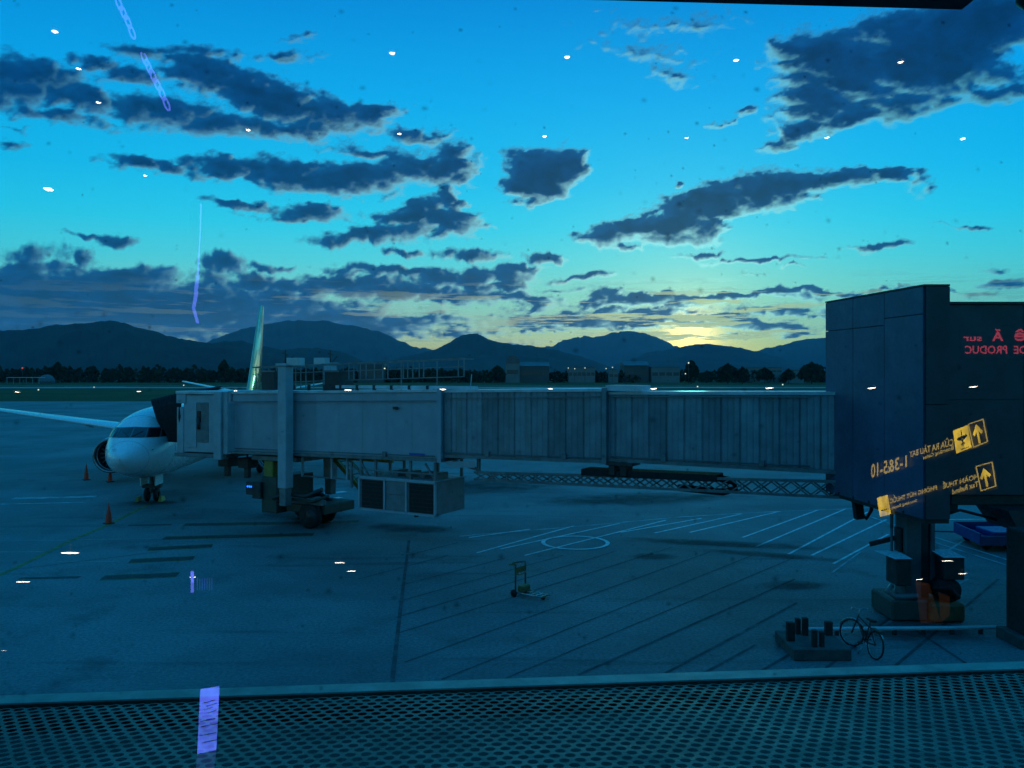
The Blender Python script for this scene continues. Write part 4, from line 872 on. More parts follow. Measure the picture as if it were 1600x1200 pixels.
# cladding panels on the long face (three columns, two rows) and on the end face
def panel(p, q, z0, z1, m, gap=.012, th=.05):
    p = Vector((p[0], p[1], 0)); q = Vector((q[0], q[1], 0)); d = (q - p).normalized(); n = Vector((d.y, -d.x, 0))
    if n.dot(Vector((wR / 2, 2.5, 0)) - p) > 0: n = -n
    a = p + d * gap; b_ = q - d * gap; mb = MB(); v = []
    for pt in (a, b_):
        for o in (-.02, th): v += [pt + n * o + Vector((0, 0, z0 + gap)), pt + n * o + Vector((0, 0, z1 - gap))]
    mb.add(v, [(0, 1, 3, 2), (4, 6, 7, 5), (0, 4, 5, 1), (2, 3, 7, 6), (0, 2, 6, 4), (1, 5, 7, 3)]); return mb.build('cladding_panel', m, rot, fix=True)
k_at = lambda px: ((px - CX) / F * B0.y - B0.x) / (e.x - (px - CX) / F * e.y)
cuts = [0, k_at(1384), k_at(1335), 1.0]
for i in range(3):
    pa = e * cuts[i]; pb = e * cuts[i + 1]; zs = [zb, 8.55 if i else 8.75, zt_]
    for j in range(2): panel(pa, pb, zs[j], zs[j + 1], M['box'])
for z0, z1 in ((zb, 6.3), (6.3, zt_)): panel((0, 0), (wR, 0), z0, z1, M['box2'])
MB().prism([(p[0] + (-.01 if p[0] > 0 else -.055), p[1] - .055 if p[1] <= 0 else p[1]) for p in poly], zt_ + .002, zt_ + .05).build('roof_cap', M['dark'], rot)
MB().prism([(p[0] * .97 + .04, p[1] * .97 + .06) for p in poly], zb - .12, zb).build('soffit', M['dark'], rot)
for k in range(1, 6): q_ = e * (k / 6) + Vector((-.06, 0, 0)); MB().box(q_.x - .02, q_.x + .01, q_.y - .03, q_.y + .03, zb + .02, zb + .10).build('bracket', M['dark'], rot)
# column
colx = A(1432, HY, 24.6).x - B0.x; coly = 24.6 - B0.y
cl = MB().box(colx - .48, colx - .02, coly - .35, coly + .35, .5, zb - .1, .03).build('column', M['column'], rot)
MB().box(colx + .0, colx + .30, coly - .15, coly + .5, .5, zb - .1, .02).build('column_web', M['dark'], rot)
MB().box(colx + .32, colx + .46, coly - .2, coly + .2, .9, zb - .1, .02).build('duct', M['column'], rot)
MB().box(colx - .62, colx - .5, coly - .2, coly + .1, .9, 2.6, .02).build('duct', M['dark'], rot)
MB().tube([(colx - .78, coly - .1, 2.6), (colx - .78, coly - .1, 3.1)], .05, 8).tube([(colx - .78, coly - .1, 1.2), (colx - .78, coly - .1, 2.7)], .04, 8).build('pipe', M['column'], rot)
for x0, x1, z0, z1 in ((colx - .95, colx - .50, 1.05, 1.82), (colx + .44, colx + 1.02, 1.22, 1.86)):
    bxx = MB().box(x0, x1, coly - .75, coly - .1, z0, z1, .02).build('junction_box', M['dark'], rot)
    MB().add([(x0 - .05, coly - .78, z1 + .005), (x1 + .02, coly - .78, z1 + .005), (x1 - .1, coly - .05, z1 + .10), (x0 - .35 if x0 < colx else x0 - .1, coly - .05, z1 + .10)], [(0, 1, 2, 3)]).build('lid', M['white'], bxx)  # lids white to paint in the sky light on the box tops
MB().box(colx - 1.05, colx + .0, coly - .7, coly + .7, .02, .62, .05).build('base_block', M['olive'], rot)
MB().box(colx + .02, colx + 1.0, coly - .85, coly + .5, .02, .55, .06).build('base_plate', M['rust'], rot)
MB().lathe([(.05, -.4), (.34, -.4), (.34, .4), (.05, .4)], 18, 'y', (colx + .62, coly - .3, .9)).build('slew_motor', M['black'], rot)
MB().tube([(colx - .95, coly - .5, 1.0), (colx - 1.15, coly - .6, .85), (colx - .9, coly - .6, .7), (colx - .3, coly - .7, .75)], .08, 8).build('pipe_elbow', M['frame'], rot)
MB().tube([(colx + .2, coly - .6, .95), (colx + .55, coly - .8, 1.0), (colx + .85, coly - .7, .7)], .09, 8).build('pipe_elbow', M['black'], rot)
MB().bar((colx - 1.3, coly + .2, 2.05), (colx - .5, coly + .2, 2.25), .05, .14).build('floodlight_arm', M['dark'], rot)
# hanging cables below the far corner
cc = A(1337, 780, 26.5) - Vector((B0.x, B0.y, 0))
MB().bar(cc + Vector((0, 0, .25)), cc + Vector((.12, 0, -.62)), .26).build('cable_drum', M['black'], rot)
MB().tube([cc + Vector((.1, 0, -.4)), cc + Vector((.3, -.1, -.6)), cc + Vector((.5, 0, -.35)), cc + Vector((.52, 0, .2))], .06, 8).build('cable', M['black'], rot)

fc = empty('fixed_corridor', (0, 26.3, 0), label='dark clad fixed corridor running right from the rotunda box', cat='corridor')
fx0, fx1 = A(1480, HY, 26.3).x, 34.0
MB().box(fx0, fx1, .02, 3.4, 3.3, 9.32).build('core', M['box2'], fc)
x = fx0; k = 0
while x < fx1 - .5:
    MB().box(x + .01, min(x + 2.4, fx1) - .01, -.03, .02, 3.31, 6.3).build('cladding_panel', M['box2'], fc); MB().box(x + .01, min(x + 2.4, fx1) - .01, -.03, .02, 6.32, 9.3).build('cladding_panel', M['box2'], fc); x += 2.4
MB().box(fx0, fx1, -.1, 3.5, 9.32, 9.40).build('parapet_cap', M['dark'], fc)
MB().box(fx0 + .2, fx1, .15, 3.1, 2.95, 3.29, .03).build('edge_beam', M['dark'], fc)
for k in range(7): MB().box(fx0 + .2 + k * 2.1, fx0 + .5 + k * 2.1, .3, 3.0, 2.72, 2.96).build('cross_beam', M['dark'], fc)
MB().tube([A(1484, 802, 26.4) - Vector((0, 26.3, 0)), A(1500, 797, 26.4) - Vector((0, 26.3, 0)), A(1535, 806, 26.4) - Vector((0, 26.3, 0)), A(1570, 816, 26.4) - Vector((0, 26.3, 0)), A(1600, 812, 26.4) - Vector((0, 26.3, 0)), A(1640, 800, 26.4) - Vector((0, 26.3, 0))], .045, 8).build('hanging_cable', M['black'], fc)
hp = A(1575, HY, 25.4)
MB().add([(hp.x + .0, -.9, 2.95), (hp.x + 1.5, -.9, 2.95), (hp.x + 1.5, .8, 2.95), (hp.x - .1, .8, 2.95), (hp.x + .35, -.9, 2.3), (hp.x + 1.5, -.9, 2.3), (hp.x + 1.5, .8, 2.3), (hp.x + .35, .8, 2.3)], [(0,1,2,3), (4,7,6,5), (0,4,5,1), (1,5,6,2), (2,6,7,3), (3,7,4,0)]).build('haunch', M['dark'], fc, fix=True)
px_ = A(1582, HY, 22.0)
cr = empty('corridor_column', (px_.x, 22.0, 0), label='dark square column at the right edge of the view', cat='column')
MB().box(.12, .95, -.4, .5, .3, 3.0, .03).build('shaft', M['dark'], cr); MB().box(-.1, 1.05, -.5, .6, 0, .3, .02).build('footing', M['plinth'], cr)

# ------------------------------------------------------------------ things on the apron
def cone(px, py, h, label):
    p = G(px, py); r = empty('traffic_cone', tuple(p), random.random(), label=label, cat='traffic cone', group='red traffic cones by the aircraft nose')
    MB().box(-.21, .21, -.21, .21, 0, .035, .01).build('base', M['black'], r)
    body = MB().lathe([(.155, .035), (.135, h * .3), (.035, h * .86), (.028, h * .88), (.001, h * .88)], 20).build('body', M['cone'], r)
    MB().lathe([(.098 + .003, h * .48), (.070 + .003, h * .64)], 20).build('reflective_band', M['conewhite'], body)
    MB().tube([(0, 0, h * .86), (0, 0, h)], .02, 8).build('tip', M['cone'], body)
cone(135, 750, 1.12, 'red traffic cone furthest left, standing out in front of the engine')
cone(172, 753, .95, 'red traffic cone directly below the engine')
cone(170, 818, 1.0, 'nearest red traffic cone, on the yellow lead-in line')

# baggage trolley
p = G(828, 933); tr_ = empty('baggage_trolley', tuple(p), R(-38), label='small yellow framed baggage trolley standing alone on the open apron', cat='trolley')
def L_(*a): return [Vector(v) for v in a]
for y_ in (-.26, .26):
    MB().tube([(-.38, y_, .12), (-.38, y_, 1.0), (-.40, y_, 1.05)], .028, 8).build('upright', M['cartyellow'], tr_)
    MB().tube([(-.42, y_, .14), (.62, y_ * .62, .13)], .022, 8).build('deck_rail', M['chrome'], tr_)
dk = MB().tube([(-.30, 0, .135), (.60, 0, .13)], .018, 8).build('deck_rail', M['chrome'], tr_)
for k in range(5): x = -.2 + k * .19; MB().bar((x, -.26 + k * .02, .14), (x, .26 - k * .02, .14), .03).build('deck_bar', M['chrome'], tr_)
MB().tube([(.62, -.18, .13), (.68, -.1, .16), (.68, .1, .16), (.62, .18, .13)], .025, 8).build('front_lip', M['cartyellow'], tr_)
MB().tube([(-.40, -.30, 1.03), (-.62, -.26, 1.0), (-.66, 0, 1.0), (-.62, .26, 1.0), (-.40, .30, 1.03)], .026, 8).build('handle', M['cartyellow'], tr_)
bk = MB().tube([(-.38, -.26, .74), (-.30, -.2, .70), (-.30, .2, .70), (-.38, .26, .74)], .018, 8).build('basket', M['cartyellow'], tr_)
for k in range(5): MB().bar((-.56 + k * .0, -.2 + k * .1, .98), (-.31, -.2 + k * .1, .71), .015).build('basket_wire', M['chrome'], bk)
MB().box(-.395, -.365, -.24, .24, .74, .92).build('back_board', M['cartyellow'], tr_); MB().box(-.36, -.12, -.2, .2, .16, .36, .03).build('bumper_box', M['cartyellow'], tr_)
for y_ in (-.3, .3): MB().lathe([(.03, -.03), (.11, -.03), (.12, 0), (.11, .03), (.03, .03)], 16, 'y', (-.42, y_, .12)).build('wheel', M['black'], tr_)
MB().lathe([(.02, -.025), (.07, -.025), (.07, .025), (.02, .025)], 14, 'y', (.52, 0, .07)).build('wheel', M['black'], tr_)

# plinth with stub posts
p = G(1241, 1033); pl = empty('concrete_plinth', tuple(p), label='low dark concrete plinth with six short square posts left of the bicycle', cat='plinth')
MB().box(0, 1.43, 0, 1.55, 0, .29, .02).build('block', M['plinth'], pl)
for x0, x1, y0, y1 in ((1229,1241,972,1001),(1243,1250,966,990),(1254,1262,965,992),(1269,1276,984,1010),(1281,1287,987,1010),(1289,1300,971,992)):
    q = G((x0 + x1) / 2, y1, .29); wd = (x1 - x0) / F * q.y; h = (y1 - y0) / F * q.y
    MB().box(q.x - p.x - wd / 2, q.x - p.x + wd / 2, q.y - p.y - .07, q.y - p.y + .07, .285, .29 + h, .01).build('post', M['post'], pl)
p = G(1262, 993); q = G(1577, 990)
rl = empty('pipe_rail', tuple(p), label='long low pale pipe rail lying behind the bicycle and the rotunda base', cat='rail')
dv = q - p; MB().tube([(0, 0, .17), (dv.x, dv.y, .17)], .055, 10).build('pipe', M['roofpaint'], rl)
for k in range(8): MB().box(dv.x * k / 7 - .05, dv.x * k / 7 + .05, dv.y * k / 7 - .04, dv.y * k / 7 + .04, 0, .15).build('foot', M['dark'], rl)

# bicycle
def bicycle(loc, rz):
    r = empty('bicycle', loc, rz, label='dark bicycle leaning on its stand beside the concrete plinth', cat='bicycle')
    r.rotation_euler = (R(7), 0, rz)
    def wh(x, turn=0):
        c0 = Vector((x, 0, .34)); rim = MB(); n = 28
        d1 = Vector((math.cos(turn), math.sin(turn), 0))
        pts = [c0 + (d1 * math.cos(2*math.pi*k/n) + Vector((0, 0, 1)) * math.sin(2*math.pi*k/n)) * .33 for k in range(n + 1)]
        rim.tube(pts, .022, 6, False); w_ = rim.build('wheel', M['black'], r)
        m = MB().tube([c0 + (d1 * math.cos(2*math.pi*k/n) + Vector((0, 0, 1)) * math.sin(2*math.pi*k/n)) * .305 for k in range(n + 1)], .008, 5, False); m.build('rim', M['chrome'], w_)
        for k in range(12): a = k * math.pi / 6; MB().bar(c0, c0 + (d1 * math.cos(a) + Vector((0, 0, 1)) * math.sin(a)) * .31, .004).build('spoke', M['chrome'], w_)
        MB().tube([c0 + (d1 * math.cos(a*math.pi/10) + Vector((0, 0, 1)) * math.sin(a*math.pi/10)) * .375 for a in range(1, 9)], .016, 5).build('mudguard', M['chrome'], w_)
    wh(-.52); wh(.54, R(28))
    fr = MB()
    for a, b_ in (((-.52, 0, .34), (-.06, 0, .30)), ((-.06, 0, .30), (-.2, 0, .82)), ((-.52, 0, .34), (-.18, 0, .76)), ((-.06, 0, .30), (.36, 0, .74)), ((-.17, 0, .70), (.34, 0, .84)), ((.54, 0, .34), (.35, 0, .80))):
        fr.tube([a, b_], .019, 6)
    fr.build('frame', M['dark'], r)
    MB().tube([(.34, 0, .78), (.31, 0, 1.02)], .016, 6).build('stem', M['chrome'], r)
    MB().tube([(.18, -.29, 1.0), (.30, -.2, 1.05), (.32, 0, 1.02), (.34, .2, 1.05), (.24, .29, 1.0)], .014, 6).build('handlebar', M['chrome'], r)
    MB().add([(-.34, -.08, .86), (-.34, .08, .86), (-.06, .03, .87), (-.06, -.03, .87), (-.34, -.08, .91), (-.34, .08, .91), (-.06, .03, .90), (-.06, -.03, .90)], [(0,3,2,1), (4,5,6,7), (0,1,5,4), (1,2,6,5), (2,3,7,6), (3,0,4,7)]).build('saddle', M['black'], r)
    MB().box(-.72, -.32, -.06, .06, .70, .73).build('luggage_rack', M['dark'], r)
    for z_, y_ in ((.24, .1), (.36, -.1)): MB().box(-.1, .02, y_ - .05, y_ + .05, z_ - .01, z_ + .01).build('pedal', M['black'], r)
    MB().lathe([(.02, -.01), (.09, -.01), (.09, .01)], 14, 'y', (-.06, -.05, .30)).build('chainring', M['chrome'], r)
    MB().tube([(-.1, .02, .3), (-.2, .24, .01)], .012, 5).build('kickstand', M['chrome'], r)
bicycle(tuple(G(1347, 1019)), R(99))

# blue dolly
p = G(1532, 862); dl = empty('baggage_dolly', tuple(p), R(0), label='blue flat cargo dolly with raised sides parked beyond the column', cat='dolly')
c0, c1, c2 = Vector((0, 0, 0)), G(1491, 842) - p, Vector((3.4, -.0, 0))
d1 = Vector((c1.x, c1.y, 0)); hgt = .62
def side(a, b_, z0, z1, th=.05, nm='side_board', m=None):
    MB().bar(a + Vector((0, 0, (z0 + z1) / 2)), b_ + Vector((0, 0, (z0 + z1) / 2)), th, z1 - z0).build(nm, m or M['blue'], dl)
side(c0, d1, .28, .72); side(c0, c2, .25, .62); side(d1, d1 + c2, .3, .75); side(c2, d1 + c2, .28, .72)
MB().add([c0 + Vector((0, 0, .42)), c2 + Vector((0, 0, .42)), c2 + d1 + Vector((0, 0, .42)), d1 + Vector((0, 0, .42))], [(0, 1, 2, 3)]).build('deck', M['blue'], dl)
for f in (.12, .38, .62, .9):
    for g in (.15, .85): q = c2 * f + d1 * g; MB().lathe([(.02, -.05), (.2, -.05), (.2, .05), (.02, .05)], 14, 'y', (q.x, q.y, .2)).build('wheel', M['black'], dl)
MB().box(.9, 2.6, .6, 2.0, .43, .66, .03).build('deck_mat', M['blue'], dl)
MB().tube([tuple(d1 + Vector((0, 0, .3))), tuple(d1 + Vector((-1.1, .5, .25)))], .03, 6).build('tow_bar', M['dark'], dl)

# ------------------------------------------------------------------ terminal: perforated canopy ledge, window, hall
YAW = R(5.2)
fu = Vector((math.cos(YAW), math.sin(YAW), 0)); fn = Vector((-math.sin(YAW), math.cos(YAW), 0))   # along the facade, outwards
SLOPE = .105; edge_d = 2.969
LZ = HC - .82 - SLOPE * edge_d                          # height of the plate at its outer edge; it falls gently outwards
ledge = empty('canopy_ledge', (0, 0, 0), label='perforated metal canopy ledge just below the window', cat='ledge')
def hexplate():
    p = .0435; rowh = p * math.sqrt(3) / 2; r_ = .0153; b = MB(); V = []; Fc = []
    j0 = int((edge_d - .03) / rowh)
    n_rows = 58; half = int(3.4 / p)
    ns = 12
    for j in range(n_rows):
        vv = edge_d - .045 - j * rowh
        for i in range(-half, half + 1):
            uu = (i + (.5 if j % 2 else 0)) * p
            w_ = (HC - LZ)
            k = len(V)
            for a in range(ns):                      # hole rim
                th = 2 * math.pi * a / ns + math.pi / 12; V.append((uu + r_ * math.cos(th), vv + r_ * math.sin(th)))
            for a in range(6):                       # cell corner (pointy up) and edge middle
                th = math.pi / 6 + a * math.pi / 3; V.append((uu + p / math.sqrt(3) * math.cos(th), vv + p / math.sqrt(3) * math.sin(th)))
            for a in range(6):
                t0 = 30 + a * 60; i0 = int(round((t0 - 15) / 30)) % ns; i1 = (i0 + 1) % ns; i2 = (i0 + 2) % ns
                Fc.append((k + i0, k + 12 + a, k + i1)) ; Fc.append((k + i1, k + 12 + a, k + 12 + (a + 1) % 6, k + i2))
    W = [tuple(fu * x + fn * y + Vector((0, 0, LZ + SLOPE * (edge_d - y)))) for x, y in V]
    me = bpy.data.meshes.new('perforated_plate'); me.from_pydata(W, [], Fc); me.materials.append(M['ledge']); me.update()
    o = link('perforated_plate', me, ledge)
hexplate()
def fb_(b, u0, u1, v0, v1, z0, z1, bev=0):
    b.m = Matrix(((fu.x, fn.x, 0, 0), (fu.y, fn.y, 0, 0), (0, 0, 1, 0), (0, 0, 0, 1))); return b.box(u0, u1, v0, v1, z0, z1, bev)
fb_(MB(), -4.5, 5.5, edge_d - .008, edge_d + .075, LZ - .05, LZ + .012, .004).build('edge_rim', M['rim'], ledge)
fb_(MB(), -4.5, 5.5, .6, edge_d + .05, LZ - .16, LZ - .08).build('drip_tray', M['tray'], ledge)
fb_(MB(), -4.5, 5.5, edge_d - .03, edge_d - .009, LZ - .10, LZ - .02).build('edge_gap', M['tray'], ledge)

# the window leans outwards; its tinted pane absorbs red
TILT = R(7.35)
pn = Vector((math.sin(YAW) * math.cos(TILT), -math.cos(YAW) * math.cos(TILT), math.sin(TILT)))     # towards the hall
pc = Vector((0, .9, HC)); pv_ = Vector((0, 0, 1)) - pn * pn.z; pv_.normalize()
def pane_pt(px, py, off=0.0):
    v = Vector(((px - CX) / F, 1, (HY - py) / F)); o = Vector((0, 0, HC)); q = pc + pn * off
    return o + v * ((q - o).dot(pn) / v.dot(pn)), v
win = empty('terminal_window', (0, 0, 0), label='large tinted leaning window pane the view is taken through', cat='window')
gm = bpy.data.materials.new('tinted_glass'); gm.use_nodes = True; t = NT(gm.node_tree)
va = t.n('ShaderNodeVolumeAbsorption'); TH = .012
# transmission of the pane looked at squarely: red .06, green .66, blue .97
kk = [-math.log(x) / TH for x in (.060, .66, .97)]; km = max(kk) * 1.0001
va.inputs['Color'].default_value = (*[1 - k / km for k in kk], 1); va.inputs['Density'].default_value = km
t.put(t.n('ShaderNodeOutputMaterial').inputs['Volume'], va.outputs[0])
def slab(b, u0, u1, w0, w1, o0, o1):
    P = lambda u, w_, o: pc + fu * u + pv_ * w_ - pn * o
    v = [P(u, w_, o) for u in (u0, u1) for w_ in (w0, w1) for o in (o0, o1)]
    return b.add(v, [(0, 1, 3, 2), (4, 6, 7, 5), (0, 4, 5, 1), (2, 3, 7, 6), (0, 2, 6, 4), (1, 5, 7, 3)])
slab(MB(), -2.6, 3.0, -.95, 1.9, 0, TH).build('glass_pane', gm, win, fix=True)
for u0, u1, w0, w1 in ((-2.7, -2.6, -1.05, 2.0), (3.0, 3.1, -1.05, 2.0), (-2.6, 3.0, -1.05, -.95), (-2.6, 3.0, 1.9, 2.0)):
    slab(MB(), u0, u1, w0, w1, -.05, .08).build('window_frame', M['frameblack'], win, fix=True)
# dirt and dried drops on the glass
dm = bpy.data.materials.new('dried_drops'); dm.use_nodes = True; t = NT(dm.node_tree)
at = t.n('ShaderNodeAttribute', attribute_name='soft').outputs['Fac']; mx = t.n('ShaderNodeMixShader'); df = t.n('ShaderNodeBsdfDiffuse'); df.inputs[0].default_value = (.03, .03, .03, 1)
t.put(mx.inputs[0], t.smooth(at, 0, 1, 0, .8)); t.put(mx.inputs[1], t.n('ShaderNodeBsdfTransparent').outputs[0]); t.put(mx.inputs[2], df.outputs[0]); t.put(t.n('ShaderNodeOutputMaterial').inputs[0], mx.outputs[0])
vs, fs, soft = [], [], []
rnd = random.Random(5)
for _ in range(900):
    px, py = rnd.uniform(-60, 1660), rnd.uniform(0, 1200) ** 1.0; q, _v = pane_pt(px, py, -TH - .002); r_ = rnd.choice([.0018, .0024, .0032, .0042, .0056]); amt = rnd.uniform(.15, .6)
    k = len(vs); vs.append(q); soft.append(amt)
    e_ = rnd.uniform(.8, 1.3)
    for a in range(10): th = a * math.pi / 5; vs.append(q + fu * r_ * e_ * math.cos(th) + pv_ * r_ * math.sin(th)); soft.append(0)
    fs += [(k, k + 1 + a, k + 1 + (a + 1) % 10) for a in range(10)]
me = bpy.data.meshes.new('dried_drops'); me.from_pydata([tuple(v) for v in vs], [], fs); me.attributes.new('soft', 'FLOAT', 'POINT').data.foreach_set('value', soft); me.materials.append(dm)
link('dried_drops', me, win, kind='stuff')
# window head bar outside, dark, seen at the top
hb = empty('blind_box', (0, 0, 0), label='dark blind box across the top right of the window', cat='blind box')
a0, a1 = A(700, -6, 1.55), A(1503, 15, 1.62); d_ = (a1 - a0).normalized()
hv = [a0, a1, a1 + Vector((.045, 0, .045)), a0 + Vector((0, 0, .07)), a1 + Vector((.05, 0, .07))]
hv2 = [p + Vector((0, -.10, .0)) for p in hv]
MB().add([hv[0], hv[1], hv[2], hv[4], hv[3]] + [hv2[0], hv2[1], hv2[2], hv2[4], hv2[3]], [(0, 1, 2, 3, 4), (9, 8, 7, 6, 5), (0, 5, 6, 1), (1, 6, 7, 2), (2, 7, 8, 3), (3, 8, 9, 4), (4, 9, 5, 0)]).build('housing', M['frameblack'], hb, fix=True)
e0 = A(1590, 0, 1.62); MB().tube([e0 + Vector((.03, 0, .08)), e0 + Vector((.03, 0, 0)), e0 + Vector((.035, .0, -.022))], [.03, .03, .012], 14).build('end_bracket', M['frameblack'], hb)

# hall behind the camera
ZF, ZC = HC - 1.6, HC + 4.0
MB().box(-15, 20, -27, .5, ZF - .3, ZF).build('hall_floor', M['room'], kind='structure')
MB().box(-15, 20, -27, 1.4, ZC, ZC + .3).build('hall_ceiling', M['room'], kind='structure')
MB().box(-15, 20, -27.3, -27, ZF, ZC).build('hall_back_wall', M['room'], kind='structure')
MB().box(-15.3, -15, -27.3, 1.4, 0, ZC).build('hall_side_wall', M['room'], kind='structure'); MB().box(20, 20.3, -27.3, 1.4, 0, ZC).build('hall_side_wall', M['room'], kind='structure')
fb_(MB(), -15, 20, .45, .62, 0, HC - 1.0).build('facade_wall', M['room'], kind='structure')
fb_(MB(), -15, -2.7, .62, .8, HC - 1.0, ZC).build('facade_wall', M['room'], kind='structure'); fb_(MB(), 3.1, 20, .62, .8, HC - 1.0, ZC).build('facade_wall', M['room'], kind='structure')
fb_(MB(), -2.7, 3.1, 1.15, 1.3, HC + 2.0, ZC).build('facade_wall', M['room'], kind='structure')

# added mirror patches on the inner glass, only where hall lights should reflect
rf = bpy.data.materials.new('mirror_patch_glass'); rf.use_nodes = True; t = NT(rf.node_tree)
g_ = t.n('ShaderNodeBsdfGlossy'); g_.inputs['Color'].default_value = (.14, .14, .14, 1); g_.inputs['Roughness'].default_value = 0.0
tr2 = t.n('ShaderNodeBsdfTransparent'); tr2.inputs[0].default_value = (.88, .88, .88, 1)
# nearly full transmission, so the outlines of the added patches don't show
tr2.inputs[0].default_value = (.99, .99, .99, 1)
ad = t.n('ShaderNodeAddShader'); t.put(ad.inputs[0], g_.outputs[0]); t.put(ad.inputs[1], tr2.outputs[0]); t.put(t.n('ShaderNodeOutputMaterial').inputs[0], ad.outputs[0])
def mirror_dir(px, py):
    P, v = pane_pt(px, py, .004); return P, v - pn * (2 * v.dot(pn))
def patch(poly):
    b = MB(); b.add([pane_pt(x, y, .004)[0] for x, y in poly], [tuple(range(len(poly)))]); return b.build('mirror_patch', rf, win)

LAMPS = [ # px, py, width px, label
 (86,48,9,'over the top left cloud'),(123,106,8,'in the left end of the top left cloud'),(154,159,8,'under the left part of the top left cloud'),(388,202,8,'at the lower edge of the big left cloud'),
 (613,82,9,'alone in clear sky left of centre'),(624,208,8,'in the small cloud above the middle cloud bank'),(227,273,7,'in the thin cloud of the second bank'),(76,295,15,'large and bright in clear sky at far left'),
 (886,88,9,'in clear sky above the lone cloud'),(851,212,8,'just above the lone round cloud'),(1150,93,9,'left of the big top right cloud'),(1073,214,7,'in clear sky right of the lone cloud'),
 (1407,96,9,'inside the big top right cloud'),(1292,214,8,'under the tail of the big top right cloud'),(1504,216,9,'in clear sky at far right'),
 (544,609,14,'on the roof of the outer tunnel section'),(692,608,14,'over the joint of the first two tunnel sections'),(860,607,11,'on the roof of the middle tunnel section'),
 (1021,607,14,'over the start of the inner tunnel section'),(1202,606,15,'near the rotunda end of the inner tunnel section'),(1362,606,15,'on the pale blue face of the rotunda'),(1521,604,14,'on the dark corridor wall'),
 (27,612,9,'over the grass at far left'),(217,611,9,'over the grass above the aircraft nose'),(368,610,8,'over the cab roof'),
 (109,865,30,'flat and wide on the left apron'),(36,910,22,'flat at the left edge of the apron'),(531,880,20,'flat, upper of the pair on the apron'),(549,893,17,'flat, lower of the pair on the apron'),
 (1480,877,18,'by the right junction box'),(1504,897,14,'right of the rotunda base'),(1437,906,12,'on the rotunda column foot'),(301,902,12,'beside the small blue reflection'),(6,1017,6,'lowest at the left edge'),(597,298,3,'faint, in the second bank')][:34]
for i, (px, py, wp, lb) in enumerate(LAMPS):
    P, r = mirror_dir(px, py)
    t_ = (ZC - .01 - P.z) / r.z if r.z > .02 else 1e9
    dist = math.hypot(r.x, r.y) * t_; mx_ = 23.0
    if dist > mx_:
        t_ = mx_ / math.hypot(r.x, r.y)
        if (P + r * t_).y < -26.5: t_ = (-26.5 - P.y) / r.y
    q = P + r * t_; total = (q - P).length + P.length * .12
    rad = .82 * wp / 2 / F * (total / r.length) * 1.0 * r.length / 1.05 * (1 / max(.6, Vector((r.x, r.y, 0)).length / r.length))
    hang = dist > mx_
    o = empty('ceiling_lamp', tuple(q), label='hall lamp mirrored ' + lb, cat='lamp', group='hall lamps mirrored in the window')
    if hang:
        MB().lathe([(.001, 0), (rad * .8, rad * .02), (rad, rad * .07), (rad * .75, rad * .13), (.001, rad * .17)], 24).build('diffuser', LAMP, o)
        MB().tube([(0, 0, rad * .25), (0, 0, ZC - q.z)], .003, 6).build('suspension_rod', M['dark'], o)
    else:
        MB().lathe([(0.001, -.004), (rad * .6, -.012), (rad, -.002)], 20).build('diffuser', LAMP, o)
        MB().lathe([(rad, -.002), (rad * 1.15, -.014), (rad * 1.2, .008)], 20).build('trim_ring', M['frame'], o)
    s_ = wp / 2 + 4; patch([(px - s_, py - s_ * .8), (px + s_, py - s_ * .8), (px + s_, py + s_ * .8), (px - s_, py + s_ * .8)])

# sign boards of the hall, seen mirrored: content is laid on a real plane through photograph corners
def plane_from(anchor_px, dist, dirv):
    P, r = mirror_dir(*anchor_px); q = P + r * (dist / r.length); n = dirv.cross(Vector((0, 0, 1))).normalized(); return q, n
def on(pl, px, py, off=0.0):
    P, r = mirror_dir(px, py); return P + r * (((pl[0] - P).dot(pl[1]) + off) / r.dot(pl[1]))
_tc = {}
def text_unit(s):
    cu_ = bpy.data.curves.new('text', 'FONT'); cu_.body = s; cu_.resolution_u = 2; cu_.offset = .02; o = bpy.data.objects.new('text', cu_); COL.objects.link(o)
    dg = bpy.context.evaluated_depsgraph_get(); me = bpy.data.meshes.new_from_object(o.evaluated_get(dg)); v = [tuple(x.co) for x in me.vertices]; f = [tuple(p.vertices) for p in me.polygons]
    bpy.data.objects.remove(o); bpy.data.meshes.remove(me)
    xs = [a[0] for a in v]; ys = [a[1] for a in v]; x0, x1, y0, y1 = min(xs), max(xs), min(ys), max(ys)
    return [((a[0] - x0) / (x1 - x0), (a[1] - y0) / (y1 - y0)) for a in v], f
def lay(pl, corners, uv, f, m, name, parent, off=.01):  # corners px: reading start bottom, reading end bottom, end top, start top
    C = [on(pl, *c_, off) for c_ in corners]; b = MB()
    vs = [C[0] * (1-u) * (1-v) + C[1] * u * (1-v) + C[2] * u * v + C[3] * (1-u) * v for u, v in uv]
    b.add(vs, f); return b.build(name, m, parent)
SQ = ([(0, 0), (1, 0), (1, 1), (0, 1)], [(0, 1, 2, 3)])
sdir = mirror_dir(1006, 925)[1]; sdir.z = 0; sdir.normalize()
pl = plane_from((1535, 670), 8.0, sdir)
if pl[1].dot(Vector((0, 0, 0)) - pl[0]) < 0: pl = (pl[0], -pl[1])
